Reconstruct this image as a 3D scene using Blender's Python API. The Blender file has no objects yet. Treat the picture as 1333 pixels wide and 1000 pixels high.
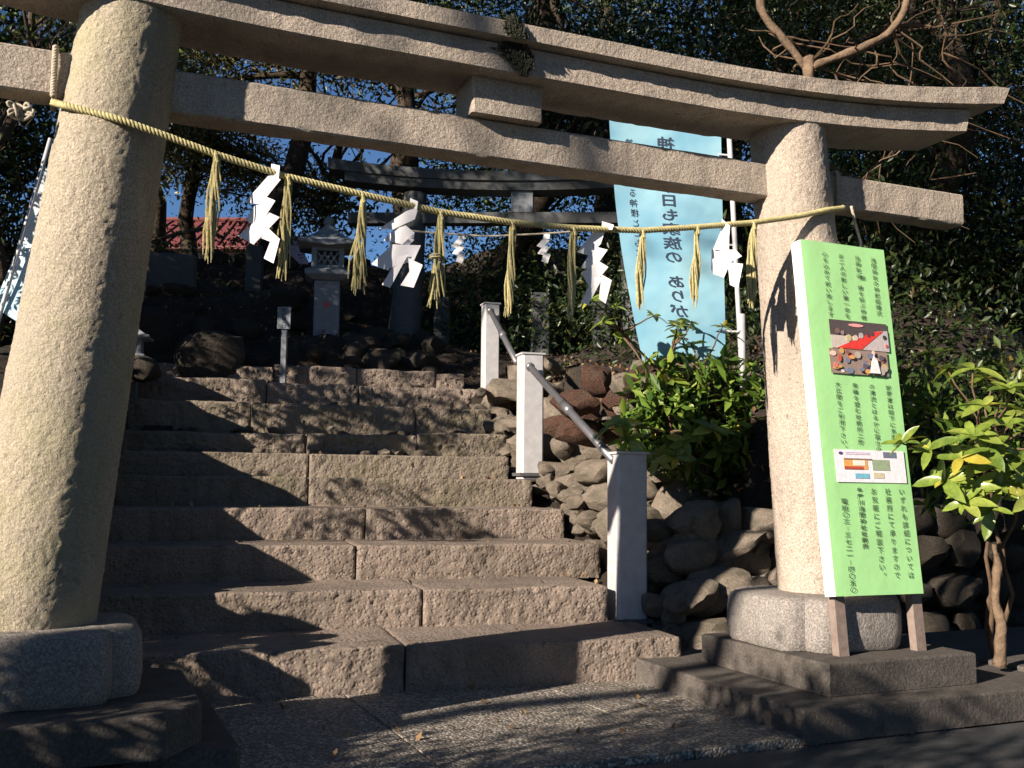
import bpy, math, random
import numpy as np
from mathutils import Vector, Matrix, noise as mn

rnd = random.Random(7)
rg = np.random.default_rng(7)
SC = bpy.context.scene
COL = SC.collection

# ------------------------------------------------------------------ camera
YAW, PITCH, ROLL = 0.40834, 0.09603, 0.00894
cy, sy, cp, sp = math.cos(YAW), math.sin(YAW), math.cos(PITCH), math.sin(PITCH)
fw = Vector((sy * cp, cy * cp, sp)); rt = Vector((cy, -sy, 0)); up = rt.cross(fw)
r2 = rt * math.cos(ROLL) + up * math.sin(ROLL); u2 = up * math.cos(ROLL) - rt * math.sin(ROLL)
cam = bpy.data.objects.new('camera', bpy.data.cameras.new('camera'))
COL.objects.link(cam)
M = Matrix((r2, u2, -fw)).transposed().to_4x4(); M.translation = Vector((-2.1876, -5.215, 1.2582))
cam.matrix_world = M
cam.data.sensor_width = 36; cam.data.lens = 36 * 1350.87 / 1333
cam.data.clip_start = .05; cam.data.clip_end = 2000
SC.camera = cam

# ------------------------------------------------------------------ light
SUN_AZ, SUN_EL = math.radians(250.5), math.radians(22)
world = bpy.data.worlds.new('World'); SC.world = world; world.use_nodes = True
wn = world.node_tree; wn.nodes.clear()
sky = wn.nodes.new('ShaderNodeTexSky'); sky.sky_type = 'NISHITA'; sky.sun_disc = False
sky.sun_elevation = SUN_EL; sky.sun_rotation = SUN_AZ; sky.air_density = .85; sky.dust_density = 0.0; sky.ozone_density = 6.0
bg = wn.nodes.new('ShaderNodeBackground'); bg.inputs[1].default_value = 0.05
wo = wn.nodes.new('ShaderNodeOutputWorld')
wn.links.new(sky.outputs[0], bg.inputs[0]); wn.links.new(bg.outputs[0], wo.inputs[0])
sd = Vector((math.sin(SUN_AZ) * math.cos(SUN_EL), math.cos(SUN_AZ) * math.cos(SUN_EL), math.sin(SUN_EL)))
sun = bpy.data.objects.new('sun', bpy.data.lights.new('sun', 'SUN')); COL.objects.link(sun)
sun.data.energy = 5.0; sun.data.angle = math.radians(.55); sun.data.color = (1, .87, .74)
sun.rotation_euler = sd.to_track_quat('Z', 'Y').to_euler()
SC.view_settings.view_transform = 'Standard'; SC.view_settings.look = 'None'
SC.view_settings.exposure = 1.2; SC.view_settings.gamma = 1

# ------------------------------------------------------------------ materials
def newmat(name):
    m = bpy.data.materials.new(name); m.use_nodes = True
    nt = m.node_tree; b = nt.nodes['Principled BSDF']
    return m, nt, b
def nd(nt, t, **k):
    n = nt.nodes.new(t)
    for a, v in k.items():
        if a in n.inputs: n.inputs[a].default_value = v
        else: setattr(n, a, v)
    return n
def ramp(nt, src, stops):
    r = nd(nt, 'ShaderNodeValToRGB'); e = r.color_ramp.elements
    e[0].position, e[0].color = stops[0][0], (*stops[0][1], 1)
    e[1].position, e[1].color = stops[-1][0], (*stops[-1][1], 1)
    for p, c in stops[1:-1]:
        q = e.new(p); q.color = (*c, 1)
    nt.links.new(src, r.inputs[0]); return r.outputs[0]
def coords(nt, kind='world'):
    if kind == 'world': return nd(nt, 'ShaderNodeNewGeometry').outputs['Position']
    return nd(nt, 'ShaderNodeTexCoord').outputs['Object']
def noise(nt, co, scale, detail=6, rough=.6):
    n = nd(nt, 'ShaderNodeTexNoise', Scale=scale, Detail=detail, Roughness=rough)
    nt.links.new(co, n.inputs['Vector']); return n.outputs[0]
def mix(nt, fac, a, b, blend='MIX'):
    m = nd(nt, 'ShaderNodeMix', data_type='RGBA', blend_type=blend)
    if isinstance(fac, (int, float)): m.inputs[0].default_value = fac
    else: nt.links.new(fac, m.inputs[0])
    for i, v in ((6, a), (7, b)):
        if isinstance(v, tuple): m.inputs[i].default_value = (*v, 1)
        else: nt.links.new(v, m.inputs[i])
    return m.outputs[2]
def bump(nt, b, h, dist, strength=1., prev=None):
    n = nd(nt, 'ShaderNodeBump', Strength=strength, Distance=dist)
    nt.links.new(h, n.inputs['Height'])
    if prev: nt.links.new(prev, n.inputs['Normal'])
    nt.links.new(n.outputs[0], b.inputs['Normal']); return n.outputs[0]

def stone(name, c0, c1, speck=.5, grain=120, bumpd=.006, moss=None, stain=None, kind='world', pit=0, rough=.9, big=1.3, streak=None):
    m, nt, b = newmat(name); co = coords(nt, kind)
    n1 = noise(nt, co, big, 5); n2 = noise(nt, co, grain, 4, .75); n3 = noise(nt, co, 9, 6, .65)
    base = ramp(nt, n3, [(.3, c0), (.7, c1)])
    base = mix(nt, speck, base, ramp(nt, n2, [(.38, tuple(v * .35 for v in c0)), (.5, c0), (.62, tuple(min(1, v * 1.3) for v in c1))]))
    if stain:
        base = mix(nt, ramp(nt, n1, [(.45, (0, 0, 0)), (.68, (.75,) * 3)]), base, stain)
    if moss:
        n4 = noise(nt, co, 2.3, 7, .7)
        base = mix(nt, ramp(nt, n4, [(.46, (0, 0, 0)), (.66, (.6,) * 3)]), base, moss)
    if streak:
        mp = nd(nt, 'ShaderNodeMapping'); mp.inputs['Scale'].default_value = (5.5, 3, .7); nt.links.new(co, mp.inputs[0])
        n5 = noise(nt, mp.outputs[0], 1.0, 6, .65); base = mix(nt, ramp(nt, n5, [(.5, (0, 0, 0)), (.72, (.62,) * 3)]), base, streak)
        n6 = noise(nt, co, 14, 4, .6); base = mix(nt, ramp(nt, n6, [(.64, (0, 0, 0)), (.70, (.55,) * 3)]), base, tuple(v * .7 for v in streak))
    nt.links.new(base, b.inputs['Base Color']); b.inputs['Roughness'].default_value = rough
    b.inputs['Specular IOR Level'].default_value = .25
    p = bump(nt, b, noise(nt, co, grain * .45, 5, .7), bumpd * 1.6, .9)
    p = bump(nt, b, n3, bumpd * 3, .5, p)
    if pit:
        v = nd(nt, 'ShaderNodeTexVoronoi', Scale=pit); nt.links.new(co, v.inputs['Vector'])
        bump(nt, b, ramp(nt, v.outputs[0], [(.15, (0, 0, 0)), (.5, (1, 1, 1))]), bumpd * 1.4, .65, p)
    return m
def plain(name, c, rough=.6, var=.15, scale=30, metal=0, bumpd=0, kind='object', spec=.5, trans=0):
    m, nt, b = newmat(name); co = coords(nt, kind)
    n = noise(nt, co, scale, 5)
    nt.links.new(ramp(nt, n, [(.3, tuple(v * (1 - var) for v in c)), (.7, tuple(min(1, v * (1 + var)) for v in c))]), b.inputs['Base Color'])
    b.inputs['Roughness'].default_value = rough; b.inputs['Metallic'].default_value = metal
    b.inputs['Specular IOR Level'].default_value = spec
    if bumpd: bump(nt, b, noise(nt, co, scale * 2, 5), bumpd)
    if trans:
        t = nd(nt, 'ShaderNodeBsdfTranslucent'); t.inputs[0].default_value = (*c, 1)
        mx = nd(nt, 'ShaderNodeMixShader'); mx.inputs[0].default_value = trans
        nt.links.new(b.outputs[0], mx.inputs[1]); nt.links.new(t.outputs[0], mx.inputs[2])
        nt.links.new(mx.outputs[0], nt.nodes['Material Output'].inputs[0])
    return m
def leafmat(name, stops, obj=False, rough=.42, trans=.25):
    m, nt, b = newmat(name)
    src = nd(nt, 'ShaderNodeObjectInfo').outputs['Random'] if obj else nd(nt, 'ShaderNodeNewGeometry').outputs['Random Per Island']
    c = ramp(nt, src, stops)
    if obj:
        n = noise(nt, coords(nt, 'object'), 30, 3)
        c = mix(nt, .35, c, ramp(nt, n, [(.35, (.02, .05, .01)), (.65, (.3, .36, .06))]))
    nt.links.new(c, b.inputs['Base Color']); b.inputs['Roughness'].default_value = rough
    t = nd(nt, 'ShaderNodeBsdfTranslucent'); nt.links.new(c, t.inputs[0])
    mx = nd(nt, 'ShaderNodeMixShader'); mx.inputs[0].default_value = trans
    nt.links.new(b.outputs[0], mx.inputs[1]); nt.links.new(t.outputs[0], mx.inputs[2])
    nt.links.new(mx.outputs[0], nt.nodes['Material Output'].inputs[0])
    return m

MT = {}
MT['granite'] = stone('granite', (.37, .31, .255), (.53, .455, .37), .6, 110, .009, stain=(.33, .29, .235), streak=(.19, .165, .14))
MT['granite_mossy'] = stone('granite_mossy', (.33, .285, .215), (.47, .405, .305), .55, 105, .013, moss=(.345, .325, .19), stain=(.34, .305, .24), streak=(.235, .215, .15))
MT['granite_base'] = stone('granite_base', (.20, .185, .17), (.31, .28, .25), .6, 90, .007, streak=(.12, .115, .09))
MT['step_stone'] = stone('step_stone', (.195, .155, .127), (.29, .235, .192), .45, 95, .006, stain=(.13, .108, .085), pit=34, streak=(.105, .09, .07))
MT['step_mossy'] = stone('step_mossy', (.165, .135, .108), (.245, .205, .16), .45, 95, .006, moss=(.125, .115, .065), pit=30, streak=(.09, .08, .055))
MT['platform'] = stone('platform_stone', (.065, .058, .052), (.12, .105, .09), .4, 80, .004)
MT['boulder'] = stone('boulder', (.17, .14, .11), (.30, .25, .195), .4, 45, .016, kind='object', stain=(.075, .072, .05))
MT['lava'] = stone('lava_rock', (.11, .055, .038), (.22, .12, .085), .5, 40, .02, kind='object', stain=(.12, .09, .06), pit=20)
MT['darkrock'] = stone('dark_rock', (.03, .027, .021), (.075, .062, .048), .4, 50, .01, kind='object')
MT['old_concrete'] = stone('old_concrete', (.085, .095, .10), (.14, .145, .15), .3, 70, .004, stain=(.09, .09, .08))
MT['lantern_stone'] = stone('lantern_stone', (.17, .19, .21), (.25, .27, .29), .3, 90, .004, kind='object')
MT['alu'] = plain('pale_metal', (.44, .435, .44), .6, .14, 9, .1, .001)
MT['rail'] = plain('rail_metal', (.15, .15, .16), .4, .1, 10, .5)
MT['darkmetal'] = plain('black_metal', (.02, .02, .02), .5)
MT['straw'] = plain('straw', (.40, .355, .175), .8, .3, 60, bumpd=.002, spec=.2)
MT['rope_old'] = plain('grey_rope', (.36, .32, .25), .9, .25, 60, bumpd=.002, spec=.2)
MT['paper'] = plain('white_paper', (.88, .87, .88), .7, .02, 8, trans=.35, spec=.2)
MT['green'] = plain('green_paper', (.35, .67, .28), .65, .05, 2.5, bumpd=.004, spec=.3)
MT['whiteboard'] = plain('white_card', (.86, .87, .82), .7, .02, 3)
MT['ink'] = plain('ink', (.05, .09, .05), .8, .05)
MT['navy'] = plain('navy_ink', (.015, .03, .06), .8, .05)
MT['wood'] = plain('pale_wood', (.2, .155, .13), .7, .2, 25, bumpd=.002)
MT['bark'] = plain('bark', (.06, .045, .032), .95, .45, 14, bumpd=.02, kind='world', spec=.2)
MT['bark_pale'] = plain('pale_bark', (.15, .105, .07), .95, .4, 18, bumpd=.012, kind='world', spec=.2)
MT['twig'] = plain('twig', (.12, .08, .05), .9, .3, 20, spec=.2)
MT['red'] = plain('red_roof', (.13, .03, .028), .7, .12, 3)
MT['plaster'] = plain('plaster', (.35, .33, .31), .8, .1, 3)
MT['redmark'] = plain('red_mark', (.6, .08, .07), .7, .1, 10)
MT['blue_tarp'] = plain('blue_tarp', (.02, .06, .25), .5, .1, 10)
MT['leaf_dark'] = leafmat('leaf_dark', [(0, (.010, .022, .007)), (.5, (.022, .042, .010)), (.88, (.045, .07, .016)), (1, (.09, .07, .025))])
MT['leaf_mid'] = leafmat('leaf_mid', [(0, (.03, .06, .012)), (.5, (.065, .11, .02)), (.85, (.11, .15, .03)), (1, (.18, .13, .04))])
MT['leaf_olive'] = leafmat('leaf_olive', [(0, (.05, .06, .015)), (.6, (.12, .12, .03)), (1, (.22, .15, .05))])
MT['leaf_big'] = leafmat('leaf_big', [(0, (.09, .16, .025)), (.6, (.21, .29, .045)), (.9, (.33, .38, .08)), (.96, (.55, .42, .05))], obj=True, rough=.3, trans=.3)
MT['leaf_bush'] = leafmat('leaf_bush', [(0, (.04, .09, .015)), (.7, (.12, .20, .03)), (1, (.24, .30, .05))], rough=.32)
MT['deadleaf'] = leafmat('dead_leaves', [(0, (.10, .05, .02)), (.6, (.24, .14, .07)), (1, (.42, .30, .16))], rough=.8)

# pavement: exposed pebbles
m, nt, b = newmat('pebble_paving'); MT['pebble'] = m; co = coords(nt)
v = nd(nt, 'ShaderNodeTexVoronoi', Scale=62); nt.links.new(co, v.inputs['Vector'])
bw = nd(nt, 'ShaderNodeSeparateColor'); nt.links.new(v.outputs['Color'], bw.inputs[0])
c = ramp(nt, bw.outputs[0], [(0, (.09, .083, .072)), (.4, (.21, .185, .155)), (.8, (.36, .32, .27)), (1, (.52, .48, .42))])
c = mix(nt, ramp(nt, v.outputs['Distance'], [(.45, (0, 0, 0)), (.75, (1, 1, 1))]), c, (.10, .085, .07))
c = mix(nt, ramp(nt, noise(nt, co, 2.2, 5), [(.4, (0, 0, 0)), (.7, (.45,) * 3)]), c, (.10, .09, .07))
nt.links.new(c, b.inputs['Base Color']); b.inputs['Roughness'].default_value = .75
bump(nt, b, ramp(nt, v.outputs['Distance'], [(0, (1, 1, 1)), (.8, (0, 0, 0))]), .006)
# asphalt, soil
MT['asphalt'] = stone('asphalt', (.045, .045, .047), (.07, .07, .072), .4, 160, .003)
m, nt, b = newmat('soil'); MT['soil'] = m; co = coords(nt)
c = ramp(nt, noise(nt, co, 5, 8, .7), [(.3, (.014, .011, .008)), (.55, (.045, .032, .021)), (.75, (.09, .065, .04))])
nt.links.new(c, b.inputs['Base Color']); b.inputs['Roughness'].default_value = .95
bump(nt, b, noise(nt, co, 22, 8, .75), .06)
# banner cloth, soft light blue
def cloth(name, ca, cb):
    m, nt, b = newmat(name); co = coords(nt, 'object')
    c = ramp(nt, noise(nt, co, 1.6, 3), [(.38, ca), (.62, cb)])
    nt.links.new(c, b.inputs['Base Color']); b.inputs['Roughness'].default_value = .8; b.inputs['Specular IOR Level'].default_value = .1
    bump(nt, b, noise(nt, co, 3, 2), .03, .6)
    t = nd(nt, 'ShaderNodeBsdfTranslucent'); nt.links.new(c, t.inputs[0])
    mx = nd(nt, 'ShaderNodeMixShader'); mx.inputs[0].default_value = .35
    nt.links.new(b.outputs[0], mx.inputs[1]); nt.links.new(t.outputs[0], mx.inputs[2])
    nt.links.new(mx.outputs[0], nt.nodes['Material Output'].inputs[0]); return m
MT['banner'] = cloth('banner_cloth', (.22, .47, .62), (.35, .62, .73))
MT['banner2'] = cloth('banner_cloth_pale', (.45, .70, .80), (.85, .9, .92))

# ------------------------------------------------------------------ helpers
def tag(o, label=None, cat=None, group=None, kind=None):
    if label: o['label'] = label
    if cat: o['category'] = cat
    if group: o['group'] = group
    if kind: o['kind'] = kind
    return o
def empty(name, loc=(0, 0, 0), rz=0, parent=None):
    o = bpy.data.objects.new(name, None); COL.objects.link(o); o.location = loc; o.rotation_euler = (0, 0, rz)
    o.empty_display_size = .2
    if parent: o.parent = parent
    return o
def link(name, me, parent=None, loc=None, rot=None, scale=None):
    o = bpy.data.objects.new(name, me); COL.objects.link(o)
    if parent: o.parent = parent
    if loc is not None: o.location = loc
    if rot is not None: o.rotation_euler = rot
    if scale is not None: o.scale = scale
    return o
def mesh(name, verts, faces, mat, smooth=False):
    me = bpy.data.meshes.new(name)
    me.from_pydata([tuple(v) for v in verts], [], [tuple(f) for f in faces])
    me.materials.append(MT[mat] if isinstance(mat, str) else mat)
    if smooth: me.polygons.foreach_set('use_smooth', [True] * len(me.polygons))
    me.update(); return me
def local(o, parent, me):
    return o
class MB:
    def __init__(s): s.v = []; s.f = []
    def add(s, v, f):
        k = len(s.v); s.v += [tuple(p) for p in v]; s.f += [tuple(i + k for i in q) for q in f]; return s
    def box(s, x0, x1, y0, y1, z0, z1, rot=None, c=None):
        v = [Vector(p) for p in ((x0, y0, z0), (x1, y0, z0), (x1, y1, z0), (x0, y1, z0), (x0, y0, z1), (x1, y0, z1), (x1, y1, z1), (x0, y1, z1))]
        if rot is not None:
            cc = Vector(c if c else (0, 0, 0)); v = [rot @ (p - cc) + cc for p in v]
        return s.add(v, [(0, 3, 2, 1), (4, 5, 6, 7), (0, 1, 5, 4), (1, 2, 6, 5), (2, 3, 7, 6), (3, 0, 4, 7)])
    def bev(s, x0, x1, y0, y1, z0, z1, b):
        # box with bevelled vertical and top edges, rings of an octagon
        def ring(i, z): 
            a0, a1, b0, b1 = x0 + i, x1 - i, y0 + i, y1 - i
            return [(a0 + b, b0, z), (a1 - b, b0, z), (a1, b0 + b, z), (a1, b1 - b, z), (a1 - b, b1, z), (a0 + b, b1, z), (a0, b1 - b, z), (a0, b0 + b, z)]
        r = [ring(0, z0), ring(0, z1 - b), ring(b * .3, z1 - b * .3), ring(b, z1)]
        return s.rings(r)
    def rings(s, rs, cap=True, closed=True):
        k = len(s.v); n = len(rs[0])
        for r in rs: s.v += [tuple(p) for p in r]
        for i in range(len(rs) - 1):
            for j in range(n if closed else n - 1):
                a = k + i * n + j; c = k + i * n + (j + 1) % n
                s.f.append((a, c, c + n, a + n))
        if cap:
            s.f.append(tuple(k + j for j in range(n))[::-1]); s.f.append(tuple(k + (len(rs) - 1) * n + j for j in range(n)))
        return s
    def tube(s, pts, rad, sides=8, cap=True):
        pts = [Vector(p) for p in pts]; n = len(pts)
        if not hasattr(rad, '__len__'): rad = [rad] * n
        rs = []; ref = None
        for i, p in enumerate(pts):
            d = (pts[min(i + 1, n - 1)] - pts[max(i - 1, 0)]).normalized()
            if ref is None: ref = d.orthogonal().normalized()
            ref = (ref - d * ref.dot(d)); ref = ref.normalized() if ref.length > 1e-6 else d.orthogonal().normalized()
            q = d.cross(ref)
            rs.append([p + (ref * math.cos(2 * math.pi * j / sides) + q * math.sin(2 * math.pi * j / sides)) * rad[i] for j in range(sides)])
        return s.rings(rs, cap)
    def poly(s, pts, y0, y1):   # 2D (x,z) polygon extruded in y
        n = len(pts)
        v = [(x, y0, z) for x, z in pts] + [(x, y1, z) for x, z in pts]
        f = [tuple(range(n)), tuple(range(2 * n - 1, n - 1, -1))] + [(i, i + n, (i + 1) % n + n, (i + 1) % n) for i in range(n)]
        return s.add(v, f)
    def mesh(s, name, mat, smooth=False): return mesh(name, s.v, s.f, mat, smooth)
    def obj(s, name, mat, parent=None, smooth=False, loc=None, rot=None):
        # vertices are given in the parent's frame
        return link(name, s.mesh(name, mat, smooth), parent, loc, rot)
def smooth_by_angle(me, deg=40):
    me.polygons.foreach_set('use_smooth', [True] * len(me.polygons))
    try: me.set_sharp_from_angle(angle=math.radians(deg))
    except Exception: pass
def displace(me, amp, scale, seed=0, amp2=0, scale2=1):
    off = Vector((seed * 7.3, seed * 3.1, seed * 1.7))
    ns = [v.normal.copy() for v in me.vertices]
    for v, nn_ in zip(me.vertices, ns):
        d = mn.noise((v.co + off) * scale) * amp
        if amp2: d += mn.noise((v.co - off) * scale2) * amp2
        v.co += nn_ * d
    me.update()

# rock library
import bmesh
def rock_mesh(name, mat, seed, amp=.25, sub=3, sc=1.3, flat=.75, rough=.06, box=.35):
    bm = bmesh.new(); bmesh.ops.create_icosphere(bm, subdivisions=sub, radius=1)
    off = Vector((seed * 5.1, seed * 2.3, seed * 9.7))
    for v in bm.verts:
        p = v.co.copy(); m_ = max(abs(p.x), abs(p.y), abs(p.z)); p = p.lerp(p / m_, box) * .8
        d = 1 + amp * mn.noise(p * sc + off) + rough * 1.3 * mn.noise(p * 3.5 + off) + rough * .8 * mn.noise(p * 9 + off)
        if mat == 'lava': d += .09 * abs(mn.noise(p * 6 + off)) - .14 * max(0, mn.noise(p * 9 - off))
        v.co = Vector((p.x * d, p.y * d, p.z * d * flat))
    rr_ = random.Random(seed * 13 + 5)
    for _ in range(9):
        n_ = Vector((rr_.gauss(0, 1), rr_.gauss(0, 1), rr_.gauss(0, .8))).normalized(); dd_ = rr_.uniform(.50, .72) * (.78 + .22 * flat)
        for v in bm.verts:
            h_ = v.co.dot(n_) - dd_
            if h_ > 0: v.co -= n_ * h_ * .88
    for v in bm.verts: v.co += v.co.normalized() * (.05 * mn.noise(v.co * 5 + off) + .03 * mn.noise(v.co * 13 + off))
    me = bpy.data.meshes.new(name); bm.to_mesh(me); bm.free(); me.materials.append(MT[mat])
    smooth_by_angle(me, 32); return me
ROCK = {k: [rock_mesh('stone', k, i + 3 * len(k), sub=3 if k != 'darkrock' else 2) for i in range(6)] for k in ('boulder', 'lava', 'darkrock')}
POSTS = ((1.74, 1.66), (2.22, 4.50), (2.87, 7.20))
def rock(parent, loc, size, mat='boulder', name='stone', base=(0, 0, 0)):
    wl = Vector(loc) + (Vector(parent.location) if base == (0, 0, 0) else Vector((0, 0, 0)))
    rs_ = max(size[0], size[1]) if hasattr(size, '__len__') else size
    for px_, py_ in POSTS:
        if math.hypot(wl.x - px_, wl.y - py_) < .10 + rs_ * .75: return None
    s = size if hasattr(size, '__len__') else (size * rnd.uniform(.85, 1.25), size * rnd.uniform(.8, 1.1), size * rnd.uniform(.7, 1.05))
    o = link(name, rnd.choice(ROCK[mat]), parent, Vector(loc) - Vector(base), (rnd.uniform(-.3, .3), rnd.uniform(-.3, .3), rnd.uniform(0, 6.3)), s)
    return o

# stairs frame
TH = math.radians(7.3)
SE = Vector((math.cos(TH), -math.sin(TH), 0)); SN = Vector((math.sin(TH), math.cos(TH), 0)); S0 = Vector((-1.46, 1.262, 0))
def W(s, n, z): return S0 + SE * s + SN * n + Vector((0, 0, z))
STEPS = [(-.14, .27), (.70, .525), (1.5, .785), (2.3, 1.045), (3.1, 1.305), (3.9, 1.54), (4.7, 1.80), (5.4, 2.16), (6.1, 2.46), (6.8, 2.72)]
def stair_z(n):
    z = -.05
    for a, b_ in STEPS:
        if n > a: z = b_
    return z

# ------------------------------------------------------------------ terrain
CP = np.array([(1.13, 9.01, 3.29), (.44, 10.87, 4.08), (2.57, 10.02, 3.34), (5.9, 8.5, 3.34), (2.88, 7.15, 2.36), (2.3, 4.5, 1.40), (4.52, 9.2, 3.15), (3.45, 10.7, 3.32),
 (.32, 7.8, 2.5), (-1.36, 7.43, 2.46), (-.85, 10.35, 3.9), (-.6, 15.5, 5.35), (1.04, 14.85, 5.3), (2.8, 14.1, 5.3), (5.2, 13, 5.2), (-3, 12, 4.6),
 (2.4, 2.54, 2.15), (3.3, 2.3, 2.0), (1.98, 3.0, 1.55), (2.5, 1.5, 1.2), (4.4, 1.5, 1.2), (6, 1.5, 1.2), (9, 1.5, 1.2), (5, 4, 2.7), (8, 6, 3.8), (10, 12, 6.5), (4, 25, 7.2),
 (-2.6, 1.3, 1.0), (-2.5, 2.2, 1.4), (-2.5, 4, 1.95), (-2.6, 6.5, 2.5), (-5, 3, 1.7), (-8, 8, 3.4), (-4, 3, 1.7), (-2, 20, 6.4), (0, 25, 7), (10, 20, 7.5), (-12, 20, 6.5), (15, 30, 8), (-12, 1.5, 1.1),
 (-14, 10, 4), (0, 40, 8), (-14, 40, 8), (20, 10, 5), (20, 2, 1.3), (2.6, 5.6, 1.85), (3.4, 4.2, 2.4), (3.6, 6, 2.7), (1.5, 8.2, 2.85), (-.3, 8.0, 2.6)])
def terr(X, Y):
    X = np.asarray(X, float); Y = np.asarray(Y, float)
    d2 = (X[..., None] - CP[:, 0]) ** 2 + (Y[..., None] - CP[:, 1]) ** 2
    w = 1 / (d2 + .05) ** 2.0
    return (w * CP[:, 2]).sum(-1) / w.sum(-1)
def grade(x, y): return float(terr(np.array(x), np.array(y)))
xs = np.unique(np.round(np.concatenate([np.linspace(-45, -6, 26), np.arange(-6, 9, .14), np.linspace(9, 50, 26)]), 3))
ys = np.unique(np.round(np.concatenate([np.arange(1.38, 16, .14), np.linspace(16, 70, 34)]), 3))
X, Y = np.meshgrid(xs, ys); Z = terr(X, Y)
for j in range(len(ys)):
    for i in range(len(xs)):
        p = Vector((X[j, i], Y[j, i], 0)); q = p - S0; s = q.dot(SE); n = q.dot(SN)
        Z[j, i] += .10 * mn.noise(p * 1.1) + .06 * mn.noise(p * 3.7)
        if -.85 < s < 3.25 and n < 7.4: Z[j, i] = min(Z[j, i], stair_z(n) - .30) if n < 7.0 else min(Z[j, i], 2.7)
        if 3.1 < s < 4.3 and n < 6: Z[j, i] = min(Z[j, i], stair_z(n) - .22)
        if -.95 < s < 3.4 and n < .6: Z[j, i] = -.12
        if s > 3 and Y[j, i] < 1.62: Z[j, i] = min(Z[j, i], .1)
nx, ny = len(xs), len(ys)
V = np.stack([X, Y, Z], -1).reshape(-1, 3)
F = [(j * nx + i, j * nx + i + 1, (j + 1) * nx + i + 1, (j + 1) * nx + i) for j in range(ny - 1) for i in range(nx - 1)]
tag(link('hillside_ground', mesh('hillside_ground', V, F, 'soil', True)), 'steep dark soil hillside rising behind the stone gate', kind='structure')
tag(MB().add([(-400, -400, -.06), (400, -400, -.06), (400, 400, -.06), (-400, 400, -.06)], [(0, 1, 2, 3)]).obj('ground', 'soil'), 'bare ground around the shrine entrance', kind='structure')
tag(MB().add([(-30, -30, -.03), (30, -30, -.03), (30, -.93, -.03), (-30, -.93, -.03)], [(0, 1, 2, 3)]).obj('road', 'asphalt'), 'dark smooth asphalt in the foreground', kind='structure')

# paving slabs
pv = tag(empty('pavement', (0, 0, 0)), 'exposed pebble slabs between the gate pillars', kind='structure')
xj = [-1.75, -.57, .66, 1.9, 2.4]; yj = [-.885, .63, 1.6]
for i in range(4):
    for j in range(2):
        y0 = yj[j] + .004; y1 = yj[j + 1] - .004
        if i in (0,) : pass
        mb = MB(); mb.bev(xj[i] + .004, xj[i + 1] - .004, y0, y1, -.05, 0.0 + rnd.uniform(-.002, .002), .006)
        mb.obj('paving_slab', 'pebble', pv)

# ------------------------------------------------------------------ stairs
stairs = tag(empty('stone_stairs', S0), 'broad flight of rough chiselled stone steps climbing through the gate', 'stairs')
def step_block(s0, s1, n0, depth, z0, z1, mat, seed, amp=.010, tilt=0., round_=.018, bow=0.0):
    ds = .02
    ns_ = max(6, int((s1 - s0) / ds)); prof = []
    H = z1 - z0
    for k in range(14): prof.append((0, z0 + (H - round_) * k / 13))
    for k in range(1, 4):
        a = k / 3 * math.pi / 2; prof.append((round_ * (1 - math.cos(a)), z1 - round_ + round_ * math.sin(a)))
    for dd in (.05, .09, .14, .2, .28, .4, .55, .75, 1.): 
        if dd * depth > round_ * 1.3: prof.append((dd * depth, z1))
    m_ = len(prof); v = []; f = []
    for i in range(ns_ + 1):
        s = s0 + (s1 - s0) * i / ns_
        e_ = min(s - s0, s1 - s); er = max(0, .02 - e_) / .02
        for k, (dn, z) in enumerate(prof):
            p = Vector((s * 1.0 + seed * 3.3, dn, z))
            front = dn < round_ * .9
            a = amp * (1.0 if front else .25)
            d = a * .9 * mn.noise(p * 17) + a * 1.4 * mn.noise(p * 4) + a * .9 * mn.noise(p * 42)
            if front: d -= a * 1.8 * max(0, mn.noise(Vector((p.x * 26, p.y * 20, p.z * 38))) - .12)
            nnx = n0 + dn + er * .012 + bow * (s - .5 * (s0 + s1)) ** 2; zz = z
            if front: nnx -= d; zz -= .25 * abs(d) if k > 10 else 0
            else: zz += d
            if k >= 11: zz += amp * .8 * mn.noise(Vector((s * 2.2, seed, 0)))
            v.append(tuple(SE * s + SN * nnx + Vector((0, 0, zz - er * .008 + tilt * (s - s0)))))
    for i in range(ns_):
        for k in range(m_ - 1):
            a = i * m_ + k; f.append((a, a + m_, a + m_ + 1, a + 1))
    # ends and back
    k0 = len(v)
    for i in (0, ns_):
        ring = [i * m_ + k for k in range(m_)]
        b1 = SE * (s0 if i == 0 else s1) + SN * (n0 + depth) + Vector((0, 0, z0))
        v.append(tuple(b1)); ring.append(len(v) - 1)
        f.append(tuple(ring) if i == 0 else tuple(ring[::-1]))
    me = mesh('step_block', v, f, mat); smooth_by_angle(me, 50)
    link('step_block', me, stairs)
joints = [1.28, 1.55, 1.19, 1.37, .96, 1.03]
rights = [3.12, 2.93, 3.18, 3.14, 3.09, 3.08]
for k in range(6):
    n0, z1 = STEPS[k]; z0 = (STEPS[k - 1][1] if k else -.05) - .02
    dep = STEPS[k + 1][0] - n0 + .06
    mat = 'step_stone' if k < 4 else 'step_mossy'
    j = joints[k]
    step_block(-.80 if k else -.30, j - .006, n0 + rnd.uniform(-.01, .01), dep, z0, z1, mat, k * 2 + 1, amp=.011, bow=0)
    step_block(j + .006, rights[k], n0 + rnd.uniform(-.012, .0), dep, z0, z1 - .004, mat, k * 2 + 2, amp=.011)
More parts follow.
